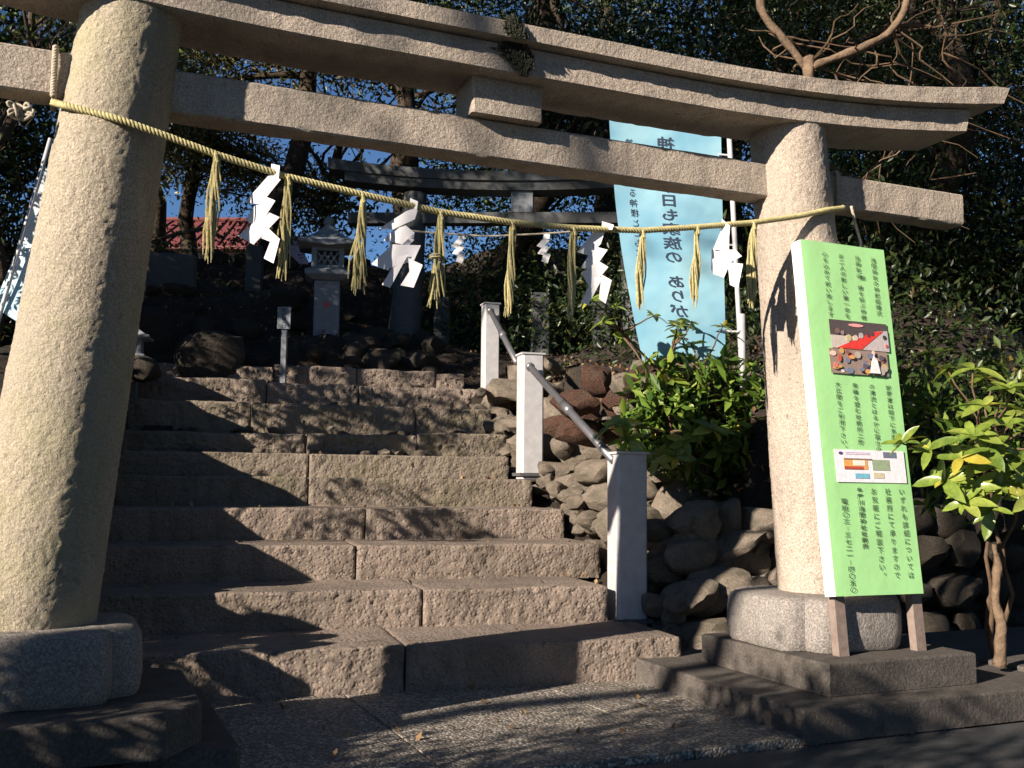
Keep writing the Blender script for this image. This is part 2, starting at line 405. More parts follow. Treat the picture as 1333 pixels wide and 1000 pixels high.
# rough upper courses
for k in range(6, 10):
    n0, z1 = STEPS[k]; z0 = STEPS[k - 1][1] - .02; s = -.8; e_ = 3.3
    while s < e_ - .1:
        w = rnd.uniform(.9, 1.9); s1 = min(e_, s + w)
        top = z1 + rnd.uniform(-.03, .02)
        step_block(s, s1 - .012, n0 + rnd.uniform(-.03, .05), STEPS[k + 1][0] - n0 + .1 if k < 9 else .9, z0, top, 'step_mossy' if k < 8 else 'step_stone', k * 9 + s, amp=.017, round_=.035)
        s = s1
    # loose stones along the riser
    for q in range(10 if k < 8 else 5):
        sz = rnd.uniform(.05, .11)
        o = rock(stairs, SE * rnd.uniform(-.2, 3.3) + SN * (n0 - rnd.uniform(.05, .14)) + Vector((0, 0, STEPS[k - 1][1] + sz * .35)), (sz * 1.5, sz, sz * .75), 'boulder', 'loose_stone')

# ------------------------------------------------------------------ torii (front gate)
gate = tag(empty('stone_torii', (0, 0, 0)), 'large tan granite torii gate framing the stone steps in the foreground', 'torii gate')
def pillar(side, mat):
    H0, H1 = .60, 3.60; k_ = .0985; rs = []
    NZ, NA = 190, 150
    for i in range(NZ + 1):
        z = H0 + (H1 - H0) * i / NZ; t = (z - .62) / 4.0; r = .291 * (1 - t) + .2116 * t
        cx = side * (2.25 - k_ * (z - .62)) - .045 * max(0, 1 - (z - .6) / 3); ring = []
        for j in range(NA):
            a = 2 * math.pi * j / NA; d = Vector((math.cos(a), math.sin(a), 0)); p = Vector((cx, 0, z)) + d * r
            q = .004 * mn.noise(p * 5) + .0022 * mn.noise(p * 30) + .004 * mn.noise(p * 62)
            ring.append(p + d * q)
        rs.append(ring)
    mb = MB(); mb.rings(rs); me = mb.mesh('pillar', mat, True); o = link('pillar', me, gate)
    o['label'] = 'left pillar with yellow green moss' if side < 0 else 'right pillar behind the green notice board'
pillar(-1, 'granite_mossy'); pillar(1, 'granite')
def beam(name, x0, x1, yf, yb, zb, zt, mat, seed=0, slope=0., nx_=160, endrake=0., amp=.006):
    # x range, front and back face y, bottom and top z as functions of x
    mb = MB(); rs = []
    NY = 10
    for i in range(nx_ + 1):
        x = x0 + (x1 - x0) * i / nx_; a, b_ = zb(x), zt(x); h = b_ - a; c_ = .012; ring = []
        pr = [(yf + c_, a)] + [(yf - slope * t, a + h * t) for t in np.linspace(.05, .95, NY)] + [(yf + c_ - slope, b_), ((yf + yb) / 2, b_ + .012), (yb - c_ + slope, b_)] + [(yb + slope * t, a + h * t) for t in np.linspace(.95, .05, 4)] + [(yb - c_, a)] + [(yb + (yf - yb) * t, a) for t in (.25, .5, .75)]
        for (y, z) in pr:
            er = 0
            if i == 0 or i == nx_: er = endrake * (z - a)
            xx = x + (er if i == nx_ else -er if i == 0 else 0)
            p = Vector((xx, y, z)); d = amp * mn.noise(p * 9 + Vector((seed, 0, 0))) + amp * .7 * mn.noise(p * 33)
            p.y += d if y < 0 else -d; p.z += .6 * d
            ring.append(p)
        rs.append(ring)
    mb.rings(rs); me = mb.mesh(name, mat); smooth_by_angle(me, 40)
    return link(name, me, gate)
curv = lambda x: .17 * max(0, abs(x) - .9) ** 2.2 / 2.7 ** 2.2 * 1.25
o = beam('lower_lintel', -3.25, 3.25, -.24, .20, lambda x: 3.465 + curv(x), lambda x: 3.625 + curv(x) * 1.02, 'granite', 1, endrake=.25)
o = beam('top_lintel', -3.52, 3.52, -.31, .27, lambda x: 3.628 + curv(x) * 1.02, lambda x: 3.725 + curv(x) * 1.18, 'granite', 5, endrake=.55)
beam('tie_beam', -3.40, 3.40, -.055, .12, lambda x: 3.045, lambda x: 3.262, 'granite', 9)
mb = MB(); mb.bev(-.235, .185, -.13, .14, 3.262, 3.47, .012); mb.obj('centre_block', 'granite', gate)
# dark stain patch grown on the lintel: moss tuft
# lobed plinth blocks
def plinth(cx, par):
    cr = .44; n = 72; 
    def outline(sc, top):
        pts = []
        for j in range(n):
            a = 2 * math.pi * j / n; dx, dy = math.cos(a), math.sin(a); best = 0
            for hx, hy in ((.33, .46), (.46, .33)):
                pw = 7.0; r = 1 / ((abs(dx) / hx) ** pw + (abs(dy) / hy) ** pw) ** (1 / pw); best = max(best, r)
            r = best * sc
            pts.append((cx + dx * r, dy * r))
        return pts
    rs = []
    for z, s in ((.318, .96), (.34, .99), (.42, 1.01), (.52, 1.0), (.575, .985), (.60, .955), (.615, .90), (.62, .80), (.622, .55)):
        rs.append([(x, y, z) for x, y in outline(s, 0)])
    mb = MB(); mb.rings(rs); me = mb.mesh('plinth', 'granite_base'); smooth_by_angle(me, 35)
    displace(me, .006, 12, cx); link('plinth', me, par)
plinth(-2.27, gate); plinth(2.1, gate)
def chamfer_slab(x0, x1, y0, y1, z0, z1, ch, name, mat, par, b=.012):
    def ring(i, z):
        a0, a1, b0, b1 = x0 + i, x1 - i, y0 + i, y1 - i
        return [(a0 + ch, b0, z), (a1 - ch, b0, z), (a1, b0 + ch * 1.4, z), (a1, b1 - ch, z), (a1 - ch, b1, z), (a0 + ch, b1, z), (a0, b1 - ch, z), (a0, b0 + ch * 1.4, z)]
    mb = MB(); mb.rings([ring(0, z0), ring(0, z1 - b), ring(b * .3, z1 - b * .3), ring(b, z1)]); return mb.obj(name, mat, par)
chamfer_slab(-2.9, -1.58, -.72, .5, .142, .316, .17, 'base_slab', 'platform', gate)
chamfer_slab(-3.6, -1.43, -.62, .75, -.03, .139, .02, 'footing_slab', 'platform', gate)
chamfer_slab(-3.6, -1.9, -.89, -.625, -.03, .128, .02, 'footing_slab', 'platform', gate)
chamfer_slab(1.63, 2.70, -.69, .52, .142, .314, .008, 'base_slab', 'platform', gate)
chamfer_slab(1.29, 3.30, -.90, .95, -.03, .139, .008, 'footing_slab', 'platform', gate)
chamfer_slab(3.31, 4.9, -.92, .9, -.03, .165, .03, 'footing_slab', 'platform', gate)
# dark plant tuft stuck on the lintel (drips of moss)
mb = MB(); tv = rg
for i in range(1500):
    t = rg.random(); w_ = .10 * (1 - abs(t - .5) * 1.5) * (1 - .45 * math.exp(-((t - .42) / .07) ** 2))
    x = -.10 + .11 * t + rg.normal() * w_ * .45; z = 3.735 - .27 * t
    y = (-.322 if z > 3.635 else -.25) - rg.random() * .012
    s_ = .012 + rg.random() * .012; a = rg.random() * 3
    mb.add([(x - s_ * math.cos(a), y, z - s_ * math.sin(a)), (x + s_ * math.cos(a), y - .003, z + s_ * math.sin(a)), (x + s_ * .3, y - .012, z - s_)], [(0, 1, 2)])
tag(mb.obj('dark_moss', plain('black_moss', (.022, .024, .012), .95, .4, 40), None), 'dark moss patch running down the middle of the top lintel', kind='stuff')

# ------------------------------------------------------------------ ropes, tassels, paper streamers
RP = [(-2.30, -.085, 3.0), (-2.24, -.18, 2.96), (-2.02, -.275, 2.90), (-1.82, -.285, 2.85), (-1.58, -.285, 2.79), (-1.25, -.29, 2.725), (-.85, -.29, 2.68), (-.46, -.29, 2.64), (-.06, -.29, 2.63), (.31, -.29, 2.64), (.72, -.29, 2.67), (1.09, -.29, 2.73), (1.48, -.285, 2.80), (1.84, -.27, 2.885), (2.06, -.262, 2.95), (2.22, -.215, 2.99), (2.31, -.085, 3.04)]
def resample(pts, n, smooth=2):
    P = np.array(pts, float); d = np.r_[0, np.cumsum(np.linalg.norm(np.diff(P, axis=0), axis=1))]; t = np.linspace(0, d[-1], n)
    Q = np.stack([np.interp(t, d, P[:, k]) for k in range(3)], 1)
    for _ in range(smooth * n // 60): Q[1:-1] = (Q[:-2] + 2 * Q[1:-1] + Q[2:]) / 4
    return Q, d[-1]
def twisted(pts, r, pitch, mat, name, parent=None, strands=3, per=9):
    L = sum((Vector(a) - Vector(b_)).length for a, b_ in zip(pts, pts[1:])); n = int(L / pitch * per)
    Q, L = resample(pts, n, 1); mb = MB()
    for s in range(strands):
        c = []
        for i in range(n):
            d = Vector(Q[min(i + 1, n - 1)] - Q[max(i - 1, 0)]).normalized(); a = Vector((0, 1, 0)); a = (a - d * a.dot(d)).normalized(); b_ = d.cross(a)
            ph = 2 * math.pi * (i / per + s / strands); c.append(Vector(Q[i]) + (a * math.cos(ph) + b_ * math.sin(ph)) * r * .55)
        mb.tube(c, r * .56, 6)
    return mb.obj(name, mat, parent, True)
rope = tag(empty('straw_rope', (0, -.29, 2.63)), 'long twisted yellow straw rope sagging between the two gate pillars', 'rope')
def under(o, root):
    o.parent = root; o.matrix_parent_inverse = Matrix.Translation(root.location).inverted() if root.rotation_euler.z == 0 else root.matrix_world.inverted()
    return o
def child(mb, name, mat, root, smooth=False):
    # geometry written in world coordinates, stored in the root's frame (root unrotated)
    L = Vector(root.location); mb.v = [tuple(Vector(p) - L) for p in mb.v]
    return mb.obj(name, mat, root, smooth)
o = twisted([Vector(p) - Vector(rope.location) for p in RP], .0165, .055, 'straw', 'cord', rope)
# grey tying rope around each beam end
for sx in (-1, 1):
    loop = [(2.30 * sx, -.075, 3.03), (2.30 * sx, -.075, 3.27), (2.30 * sx, .03, 3.28), (2.30 * sx, .135, 3.27), (2.30 * sx, .135, 3.04), (2.30 * sx, .03, 3.03), (2.30 * sx, -.075, 3.03)]
    for dx in (0,):
        twisted([Vector(p) + Vector((dx, 0, 0)) - Vector(rope.location) for p in loop], .014, .04, 'rope_old', 'tie_loop', rope, per=7)
# rope coil left of pillar and hanging tail right
cl = [Vector((-2.43 + .036 * math.cos(a) + .02 * math.sin(a * 2.7), -.10 + .02 * math.sin(a * 1.9), 2.93 + .026 * math.sin(a * 1.3) + .012 * math.cos(a * 3.1))) - Vector(rope.location) for a in np.linspace(0, 26, 120)]
mb = MB(); mb.tube(cl, .007, 6); mb.obj('coiled_end', 'rope_old', rope, True)
tl = [Vector(p) - Vector(rope.location) for p in ((2.33, -.16, 3.03), (2.36, -.16, 2.92), (2.42, -.14, 2.80), (2.39, -.13, 2.70))]
mb = MB(); Q, _ = resample(tl, 20); mb.tube(Q, .010, 6); mb.obj('loose_end', 'rope_old', rope, True)
xr = np.array([p[0] for p in RP]); zr = np.array([p[2] for p in RP])
def rz_(x): return float(np.interp(x, xr, zr))
TS = [(-1.58, 2.27, 'left pillar'), (-1.24, 2.22, ''), (-.87, 2.18, ''), (-.46, 2.14, ''), (-.06, 2.13, ''), (.30, 2.13, ''), (.73, 2.21, ''), (1.09, 2.26, ''), (1.48, 2.29, '')]
TL = ['leftmost straw tassel, straight and thin, hanging nearest the left gate pillar', 'straw tassel just right of the first white paper streamer from the left', 'straw tassel with forked strands spread at the bottom, in front of the stone lantern', 'knotted straw tassel just right of the large forked paper streamer', 'straw tassel in the middle of the rope, above the metal rail posts', 'straw tassel just left of the third paper streamer', 'straw tassel hanging over the left part of the blue banner', 'straw tassel over the right part of the blue banner', 'rightmost straw tassel, hanging beside the right gate pillar']
for i, (x, zb_, _) in enumerate(TS):
    z0 = rz_(x); mb = MB(); ns_ = 20; fork = i in (2, 3)
    for k in range(ns_):
        th = rnd.uniform(0, 6.28); rr = rnd.uniform(.004, .022); L = (z0 - zb_) * rnd.uniform(.82, 1.02); ph = rnd.uniform(0, 6)
        spl = rnd.choice((-1, 0, 1)) * (.035 if fork else .012); pts = []
        for q in range(9):
            t = q / 8; bulge = .55 + .75 * math.sin(min(1, t * 1.15) * math.pi * .8)
            pts.append((rr * bulge * math.cos(th + t * 2.2) + .006 * math.sin(t * 9 + ph) + spl * max(0, t - .45) * 1.6 - .02 * t, rr * bulge * math.sin(th + t * 2.2) + .004 * math.sin(t * 8 + ph), .012 - L * t))
        mb.tube(pts, [.0042] * 8 + [.002], 4)
    mb.tube([(-.012, 0, .02), (-.008, -.02, 0), (0, -.018, -.03), (.008, 0, -.035)], .007, 5)
    if i == 3: mb.tube([(-.03 + .03 * math.cos(a), .03 * math.sin(a), -.24 + .002 * a) for a in np.linspace(0, 12, 30)], .005, 4)
    o = mb.obj('straw_tassel', 'straw', None, False, (x, -.29, z0 - .01)); tag(o, TL[i], 'tassel', 'straw tassels hanging from the rope')
# paper streamers: panels as polygons in pixels of their own drawing
def streamer(loc, polys, org, sc, label, name='paper_streamer', rz=-.62, group='white zigzag paper streamers on the straw rope', yoff=.004):
    root = tag(empty(name, loc, rz), label, 'paper streamer', group)
    sc = sc * 1.04
    for i, pl in enumerate(polys):
        pts = [((x - org[0]) / sc, -(z - org[1]) / sc) for x, z in pl]
        A = sum(pts[k][0] * pts[(k + 1) % len(pts)][1] - pts[(k + 1) % len(pts)][0] * pts[k][1] for k in range(len(pts)))
        if A < 0: pts = pts[::-1]
        cx = sum(p[0] for p in pts) / len(pts); mb = MB(); y = -yoff * (i % 2) - .003 * i
        mb.poly(pts, 0, .0012)
        tl = .16 if i % 2 else -.12
        mb.v = [(px_, py_ + y + (px_ - cx) * tl, pz_) for px_, py_, pz_ in mb.v]
        mb.obj('paper_fold', 'paper', root)
    return root
S1 = [[(575, 75), (608, 85), (605, 128), (572, 112)], [(572, 112), (610, 132), (545, 218), (487, 213)], [(545, 185), (600, 210), (535, 300), (485, 270)], [(568, 245), (612, 265), (525, 360), (470, 330)], [(560, 290), (622, 345), (600, 428), (562, 408), (585, 352), (545, 335)]]
S2 = [[(375, 130), (415, 150), (410, 188), (375, 172)], [(380, 180), (412, 185), (400, 232), (300, 280), (235, 276)], [(300, 275), (360, 262), (405, 300), (345, 350), (250, 325)], [(300, 350), (430, 355), (400, 425), (270, 468), (205, 442)], [(330, 412), (378, 400), (290, 552), (248, 535)], [(378, 418), (445, 450), (405, 556), (345, 545), (385, 480)]]
S3 = [[(1090, 265), (1135, 282), (1128, 300), (1088, 296)], [(1060, 300), (1100, 305), (1085, 352), (1042, 396), (998, 382)], [(1060, 360), (1112, 377), (1060, 447), (1010, 440)], [(1075, 415), (1114, 440), (1048, 522), (1015, 465)], [(1055, 480), (1095, 480), (1040, 582), (1012, 570)], [(1090, 470), (1127, 492), (1105, 580), (1080, 562)]]
S4 = [[(695, 440), (725, 470), (722, 510), (690, 500)], [(690, 490), (722, 500), (720, 565), (660, 562)], [(655, 556), (745, 566), (768, 592), (705, 622), (652, 640)], [(655, 600), (735, 590), (700, 672), (655, 655)], [(715, 612), (772, 622), (752, 716), (722, 700)]]
streamer((-1.31, -.30, rz_(-1.31) + .03), S1, (590, 85), 690, 'leftmost white zigzag paper streamer, single tail, between the first two straw tassels')
streamer((-.61, -.30, rz_(-.61) + .03), S2, (395, 140), 880, 'largest white paper streamer with two forked tails left of the rope centre')
streamer((.50, -.30, rz_(.5) + .03), S3, (1110, 275), 655, 'white forked paper streamer just left of the blue banner')
streamer((1.27, -.30, rz_(1.27) + .02), S4, (705, 450), 640, 'rightmost white paper streamer hanging between blue banner and right gate pillar')

# ------------------------------------------------------------------ green notice board
bx = Vector((1.80, -.55, .65)); tx = Vector((1.815, -.285, 2.735)); zax = (tx - bx); LB = zax.length; zax.normalize()
xax = Vector((1, 0, .003)); xax = (xax - zax * xax.dot(zax)).normalized(); yax = zax.cross(xax)
board = tag(empty('notice_board', bx), 'tall pale green paper covered notice board with Japanese text leaning on the right gate pillar', 'notice board')
board.matrix_world = Matrix((xax, yax, zax)).transposed().to_4x4() @ Matrix.Identity(4); board.location = bx
board.rotation_mode = 'XYZ'
WB = .645; TK = .085
mb = MB(); mb.bev(0, WB, 0, TK, 0, LB, .006); mb.obj('board', 'whiteboard', board)
v = []; f = []; NXB, NZB = 14, 50
for j in range(NZB + 1):
    for i in range(NXB + 1):
        x = .006 + (WB - .006) * i / NXB; z = LB * j / NZB
        y = -.0035 + .0022 * mn.noise(Vector((x * 5, 0, z * 3))) - (.0 if i else -.003); v.append((x, y - .003, z))
for j in range(NZB):
    for i in range(NXB): a = j * (NXB + 1) + i; f.append((a, a + 1, a + NXB + 2, a + NXB + 1))
link('green_paper', mesh('green_paper', v, f, 'green', True), board)
GL = {}
def glyph(ch, bold):
    if (ch, bold) in GL: return GL[ch, bold]
    cu = bpy.data.curves.new('t', 'FONT'); cu.body = ch; cu.size = 1; cu.align_x = 'LEFT'; cu.resolution_u = 2; cu.offset = bold
    to = bpy.data.objects.new('t', cu); COL.objects.link(to); dg = bpy.context.evaluated_depsgraph_get(); dg.update()
    me = bpy.data.meshes.new_from_object(to.evaluated_get(dg)); bpy.data.objects.remove(to)
    v = [tuple(p.co) for p in me.vertices]; f = [tuple(p.vertices) for p in me.polygons]; GL[ch, bold] = (v, f); return v, f
def column(par, txt, x, ztop, size, mat, y=-.0125, mirror=False, lh=1.05, wide=1.0, name='lettering', bold=.0):
    mb = MB()
    for i, ch in enumerate(txt):
        if ch in ' 　': continue
        v, f = glyph(ch, bold)
        if not v: continue
        small = ch in '。、'
        x0 = min(p[0] for p in v); x1 = max(p[0] for p in v); z0 = min(p[1] for p in v); z1 = max(p[1] for p in v)
        cx = (x0 + x1) / 2; cz = (z0 + z1) / 2; k = .92
        ox, oz = (.3, .25) if small else (0, 0); zc = -(i + .5) * size * lh
        if ch == '｜': k = .7
        q = [(((p[0] - cx) * k + ox) * size * wide * (-1 if mirror else 1), 0, ((p[1] - cz) * k + oz) * size + zc) for p in v]
        mb.add(q, f)
    return mb.obj(name, mat, par, False, (x, y, ztop))
def bx_(px): return px
cols1 = ['浅間神社の神前結婚式', '当神社は御縁を結ぶ神様', 'お二人の新しい第一歩を', '心を込めて祝い致します']
for i, t in enumerate(cols1): column(board, t, .545 - .125 * i, LB - .06, .036, 'ink', bold=.008, wide=1.3)
cols2 = ['披露宴は眼下に多摩川', 'の清流とはるかに富士の', '秀峰を望む社務所二階', '大広間をご利用下さい。']
for i, t in enumerate(cols2): column(board, t, .55 - .128 * i, LB * .588, .036, 'ink', bold=.008, wide=1.3)
cols3 = ['いずれも詳細については', '社務所にて承りますので', 'お気軽にご相談下さい。', '多摩川浅間神社社務所']
for i, t in enumerate(cols3): column(board, t, .56 - .105 * i, LB * .292, .046 if i < 3 else .034, 'ink', bold=.006 if i < 3 else .02, wide=1.05 if i < 3 else 1.4)
column(board, '電話〇三ー三七二一ー四〇五〇'.replace('ー', '｜'), .125, LB * .262, .0365, 'ink', bold=.01, wide=1.4)
# prints on the board
PM = {}
def flat(par, pts, y, colr, name, rough=.5):
    key = tuple(colr)
    if key not in PM: PM[key] = plain('print_%d' % len(PM), colr, rough, .12, 40)
    n = len(pts); a = sum(pts[k][0] * pts[(k + 1) % n][1] - pts[(k + 1) % n][0] * pts[k][1] for k in range(n))
    if a < 0: pts = pts[::-1]
    mb = MB(); mb.poly(pts, y, y + .0015); return mb.obj(name, PM[key], par)
def el(cx, cz, rx, rz2, n=12): return [(cx + rx * math.cos(2 * math.pi * k / n), cz + rz2 * math.sin(2 * math.pi * k / n)) for k in range(n)]
def rc(x0, x1, z0, z1): return [(x0, z0), (x1, z0), (x1, z1), (x0, z1)]
fx, fz = .15, LB * .685; fw_, fh = .44, .175
p1 = empty('photo_print', (fx, -.0135, fz), parent=board)
flat(p1, rc(0, fw_, 0, fh), 0, (.09, .07, .07), 'photo_ground')
flat(p1, rc(0, fw_ * .55, 0, fh * .45), -.002, (.55, .48, .42), 'photo_path')
flat(p1, [(fw_ * .5, 0), (fw_, 0), (fw_, fh * .75), (fw_ * .8, fh * .7)], -.002, (.50, .44, .44), 'photo_path')
flat(p1, [(fw_ * .08, 0), (fw_ * .5, 0), (fw_ * .92, fh * .72), (fw_ * .75, fh * .68)], -.004, (.70, .05, .04), 'photo_carpet')
flat(p1, el(fw_ * .45, fh * .85, fw_ * .13, fh * .06), -.004, (.8, .35, .33), 'photo_parasol')
for cx_, cz_, s_, c_ in ((.30, .38, .06, (.55, .45, .25)), (.42, .40, .05, (.6, .5, .4)), (.52, .5, .05, (.45, .40, .40)), (.65, .55, .045, (.12, .05, .05)), (.72, .6, .04, (.1, .06, .08)), (.93, .5, .04, (.05, .05, .04)), (.95, .2, .03, (.6, .1, .08)), (.12, .6, .05, (.2, .12, .1)), (.2, .55, .04, (.3, .2, .2))):
    flat(p1, el(fw_ * cx_, fh * cz_, fw_ * s_ * .8, fh * s_ * 2.1, 8), -.006, c_, 'photo_figure')
p2 = empty('photo_print', (fx - .025, -.0165, fz - .155), parent=board)
fh2 = .15
flat(p2, rc(0, fw_, 0, fh2), 0, (.30, .22, .18), 'photo_ground')
pal = [(.55, .10, .06), (.60, .35, .12), (.70, .6, .55), (.25, .10, .08), (.12, .10, .12), (.65, .2, .15), (.45, .38, .32), (.8, .55, .45), (.18, .2, .28)]
for k in range(34):
    cx_, cz_ = rnd.uniform(.05, .95), rnd.uniform(.1, .92); flat(p2, el(fw_ * cx_, fh2 * cz_, rnd.uniform(.012, .03), rnd.uniform(.010, .024), 7), -.002 - .0004 * k, rnd.choice(pal), 'photo_figure')
flat(p2, [(.28, .01), (.36, .01), (.345, .09), (.32, .12), (.30, .08)], -.017, (.85, .78, .80), 'photo_robe')
p3 = empty('flyer', (.09, -.0125, LB * .305), parent=board)
fW, fH = .52, .19
flat(p3, rc(0, fW, 0, fH), 0, (.84, .78, .84), 'flyer_sheet')
flat(p3, rc(.06, .235, .075, .135), -.002, (.75, .38, .12), 'flyer_room'); flat(p3, rc(.06, .2, .075, .092), -.0035, (.45, .08, .05), 'flyer_floor'); flat(p3, rc(.13, .215, .098, .128), -.0035, (.85, .78, .72), 'flyer_window'); flat(p3, rc(.06, .27, .133, .139), -.005, (.25, .2, .2), 'flyer_rule')
flat(p3, rc(.27, .40, .072, .135), -.002, (.30, .38, .25), 'flyer_photo'); flat(p3, rc(.135, .24, .022, .052), -.002, (.18, .45, .60), 'flyer_blue'); flat(p3, rc(.27, .35, .025, .058), -.002, (.60, .52, .36), 'flyer_photo'); flat(p3, rc(.36, .46, .148, .182), -.002, (.15, .18, .24), 'flyer_photo'); flat(p3, el(.045, .168, .016, .009), -.002, (.08, .06, .16), 'flyer_seal')
for z in (.172, .163): flat(p3, rc(.08, .26, z, z + .0028), -.002, (.60, .45, .62), 'flyer_line')
# legs of the board
for x in (1.88, 2.45):
    mb = MB(); q0 = Vector((x, -.50, .315)); q1 = Vector((x + .005 * 0, -.43, 1.0)); 
    mb.rings([[q + Vector((sx * .035, sy_ * .028, 0)) for sx, sy_ in ((-1, -1), (1, -1), (1, 1), (-1, 1))] for q in (q0, q1)])
    inv = board.matrix_basis.inverted(); mb.v = [tuple(inv @ Vector(p)) for p in mb.v]; o = mb.obj('leg', 'wood', board)

# ------------------------------------------------------------------ handrail posts and rails
def rail_post(loc, h, w, rz, label, cap=True):
    root = tag(empty('rail_post', loc, rz), label, 'handrail post', 'pale metal handrail posts on the stairs')
    mb = MB(); b_ = w * .12; mb.bev(-w / 2, w / 2, -w / 2, w / 2, -.05, h, b_ * .6); mb.obj('post', 'alu', root)
    mb = MB(); mb.box(-w / 2 - .012, w / 2 + .012, -w / 2 - .012, w / 2 + .012, h - .012, h + .006); mb.obj('cap', 'alu', root)
    mb = MB(); mb.box(-w / 2 - .03, w / 2 + .03, -w / 2 - .03, w / 2 + .03, -.02, .012); mb.obj('base_plate', 'rail', root)
    return root
pA = rail_post((1.74, 1.66, .265), 1.235, .236, -.127, 'nearest wide pale metal handrail post on the lowest steps')
mb = MB(); mb.box(-.128, .128, -.131, -.1265, -.0, 1.2); 
pB = rail_post((2.22, 4.50, 1.36), 1.235, .228, -.127, 'second pale metal handrail post, sunlit, standing on boulders beside the stairs')
pC = rail_post((2.87, 7.20, 2.36), 1.235, .2, -.127, 'third metal handrail post at the top of the stairs, left of the sunlit one')
def rail(a, b_, label):
    root = tag(empty('handrail', a), label, 'handrail', 'grey metal handrails beside the stairs'); L = Vector(a)
    d = (Vector(b_) - L); mb = MB(); mb.tube([Vector((0, 0, 0)), d * .5, d], .035, 12); mb.obj('pipe', 'rail', root, True)
    mb = MB(); mb.tube([d * .47, d * .55], .043, 12); mb.obj('sleeve', 'rail', root, True)
    for p in (Vector((0, 0, 0)),): mb = MB(); mb.tube([p - d.normalized() * .02, p + d.normalized() * .02], .045, 12); mb.obj('end_cap', 'rail', root, True)
rail((2.14, 4.32, 2.44), (1.63, 1.66, 1.44), 'lower sloping handrail between the nearest post and the sunlit post')
rail((2.80, 7.02, 3.47), (2.12, 4.62, 2.52), 'upper handrail between the sunlit post and the top post')
mb = MB(); mb.box(-.13, .13, -.13, .13, 1.236, 1.262); 

# concrete fence posts on the hill
for i, (p, h, w, lab) in enumerate([((4.52, 9.20, 3.05), 1.15, .27, 'square grey post behind the handrail posts, right of the top one'), ((3.45, 10.74, 3.15), 1.15, .26, 'grey post right of the rear gate left pillar'),
     ((5.40, 8.85, 3.0), 1.15, .26, 'half hidden grey post left of the blue banner'), ((.42, 10.87, 3.95), .93, .25, 'short grey post left of the stone lantern')]):
    mb = MB(); mb.bev(-w / 2, w / 2, -w / 2, w / 2, -.1, h, .02); o = mb.obj('stone_post', 'old_concrete', None, False, p, (0, 0, -.3)); tag(o, lab, 'post', 'grey stone posts on the hillside')

# ------------------------------------------------------------------ rear torii
rear = tag(empty('rear_torii', (4.2, 9.2, 3.2), -.45), 'darker weathered second torii gate at the top of the steps', 'torii gate')
W2 = 1.83
for s in (-1, 1):
    mb = MB(); rs = []
    for i in range(13):
        t = i / 12; z = -.1 + 2.65 * t; r = .27 - .09 * t; cx = s * (W2 - .16 * t)
        rs.append([(cx + r * math.cos(a), r * math.sin(a), z) for a in np.linspace(0, 2 * math.pi, 25)[:-1]])
    mb.rings(rs); mb.obj('pillar', 'old_concrete', rear, True)
def rbeam(name, x0, x1, y, zb, zt):
    mb = MB(); rs = []
    for i in range(41):
        x = x0 + (x1 - x0) * i / 40; a, b_ = zb(x), zt(x); rs.append([(x, -y, a), (x, -y - .03, b_), (x, y + .03, b_), (x, y, a)])
    mb.rings(rs); mb.obj(name, 'old_concrete', rear)
c2 = lambda x: .02 * abs(x) ** 2.1
rbeam('lower_lintel', -2.75, 2.75, .2, lambda x: 2.55 + c2(x), lambda x: 2.68 + c2(x)); rbeam('top_lintel', -3.0, 3.0, .27, lambda x: 2.682 + c2(x), lambda x: 2.82 + c2(x) * 1.1)
rbeam('tie_beam', -2.7, 2.7, .11, lambda x: 2.06, lambda x: 2.22)
mb = MB(); mb.bev(-.17, .17, -.15, .15, 2.222, 2.552, .01); mb.obj('centre_block', 'lantern_stone', rear)
S5 = [[(0, 0), (30, 5), (28, 30), (0, 25)], [(0, 25), (30, 35), (-5, 75), (-35, 65)], [(0, 60), (30, 70), (5, 110), (-30, 100)], [(5, 95), (35, 105), (20, 150), (-10, 140)]]
for i, (p, lab) in enumerate([((2.20, 8.55, 4.78), 'small distant white paper streamer, leftmost of the far ones'), ((2.86, 8.30, 4.78), 'small distant paper streamer, middle of the far ones'), ((3.98, 7.85, 4.80), 'small distant paper streamer left of the near forked streamer')]):
    streamer(p, S5, (15, 0), 330, lab, 'paper_streamer', -.4, 'small paper streamers on the rear rope')
mb = MB(); Q, _ = resample([(1.6, 8.8, 5.0), (2.2, 8.56, 4.80), (3.2, 8.15, 4.74), (4.0, 7.85, 4.80), (5.4, 7.3, 4.95)], 40); mb.tube(Q, .012, 5)
tag(mb.obj('rear_rope', 'rope_old'), 'thin dark rope stretched below the rear gate carrying small streamers', 'rope')

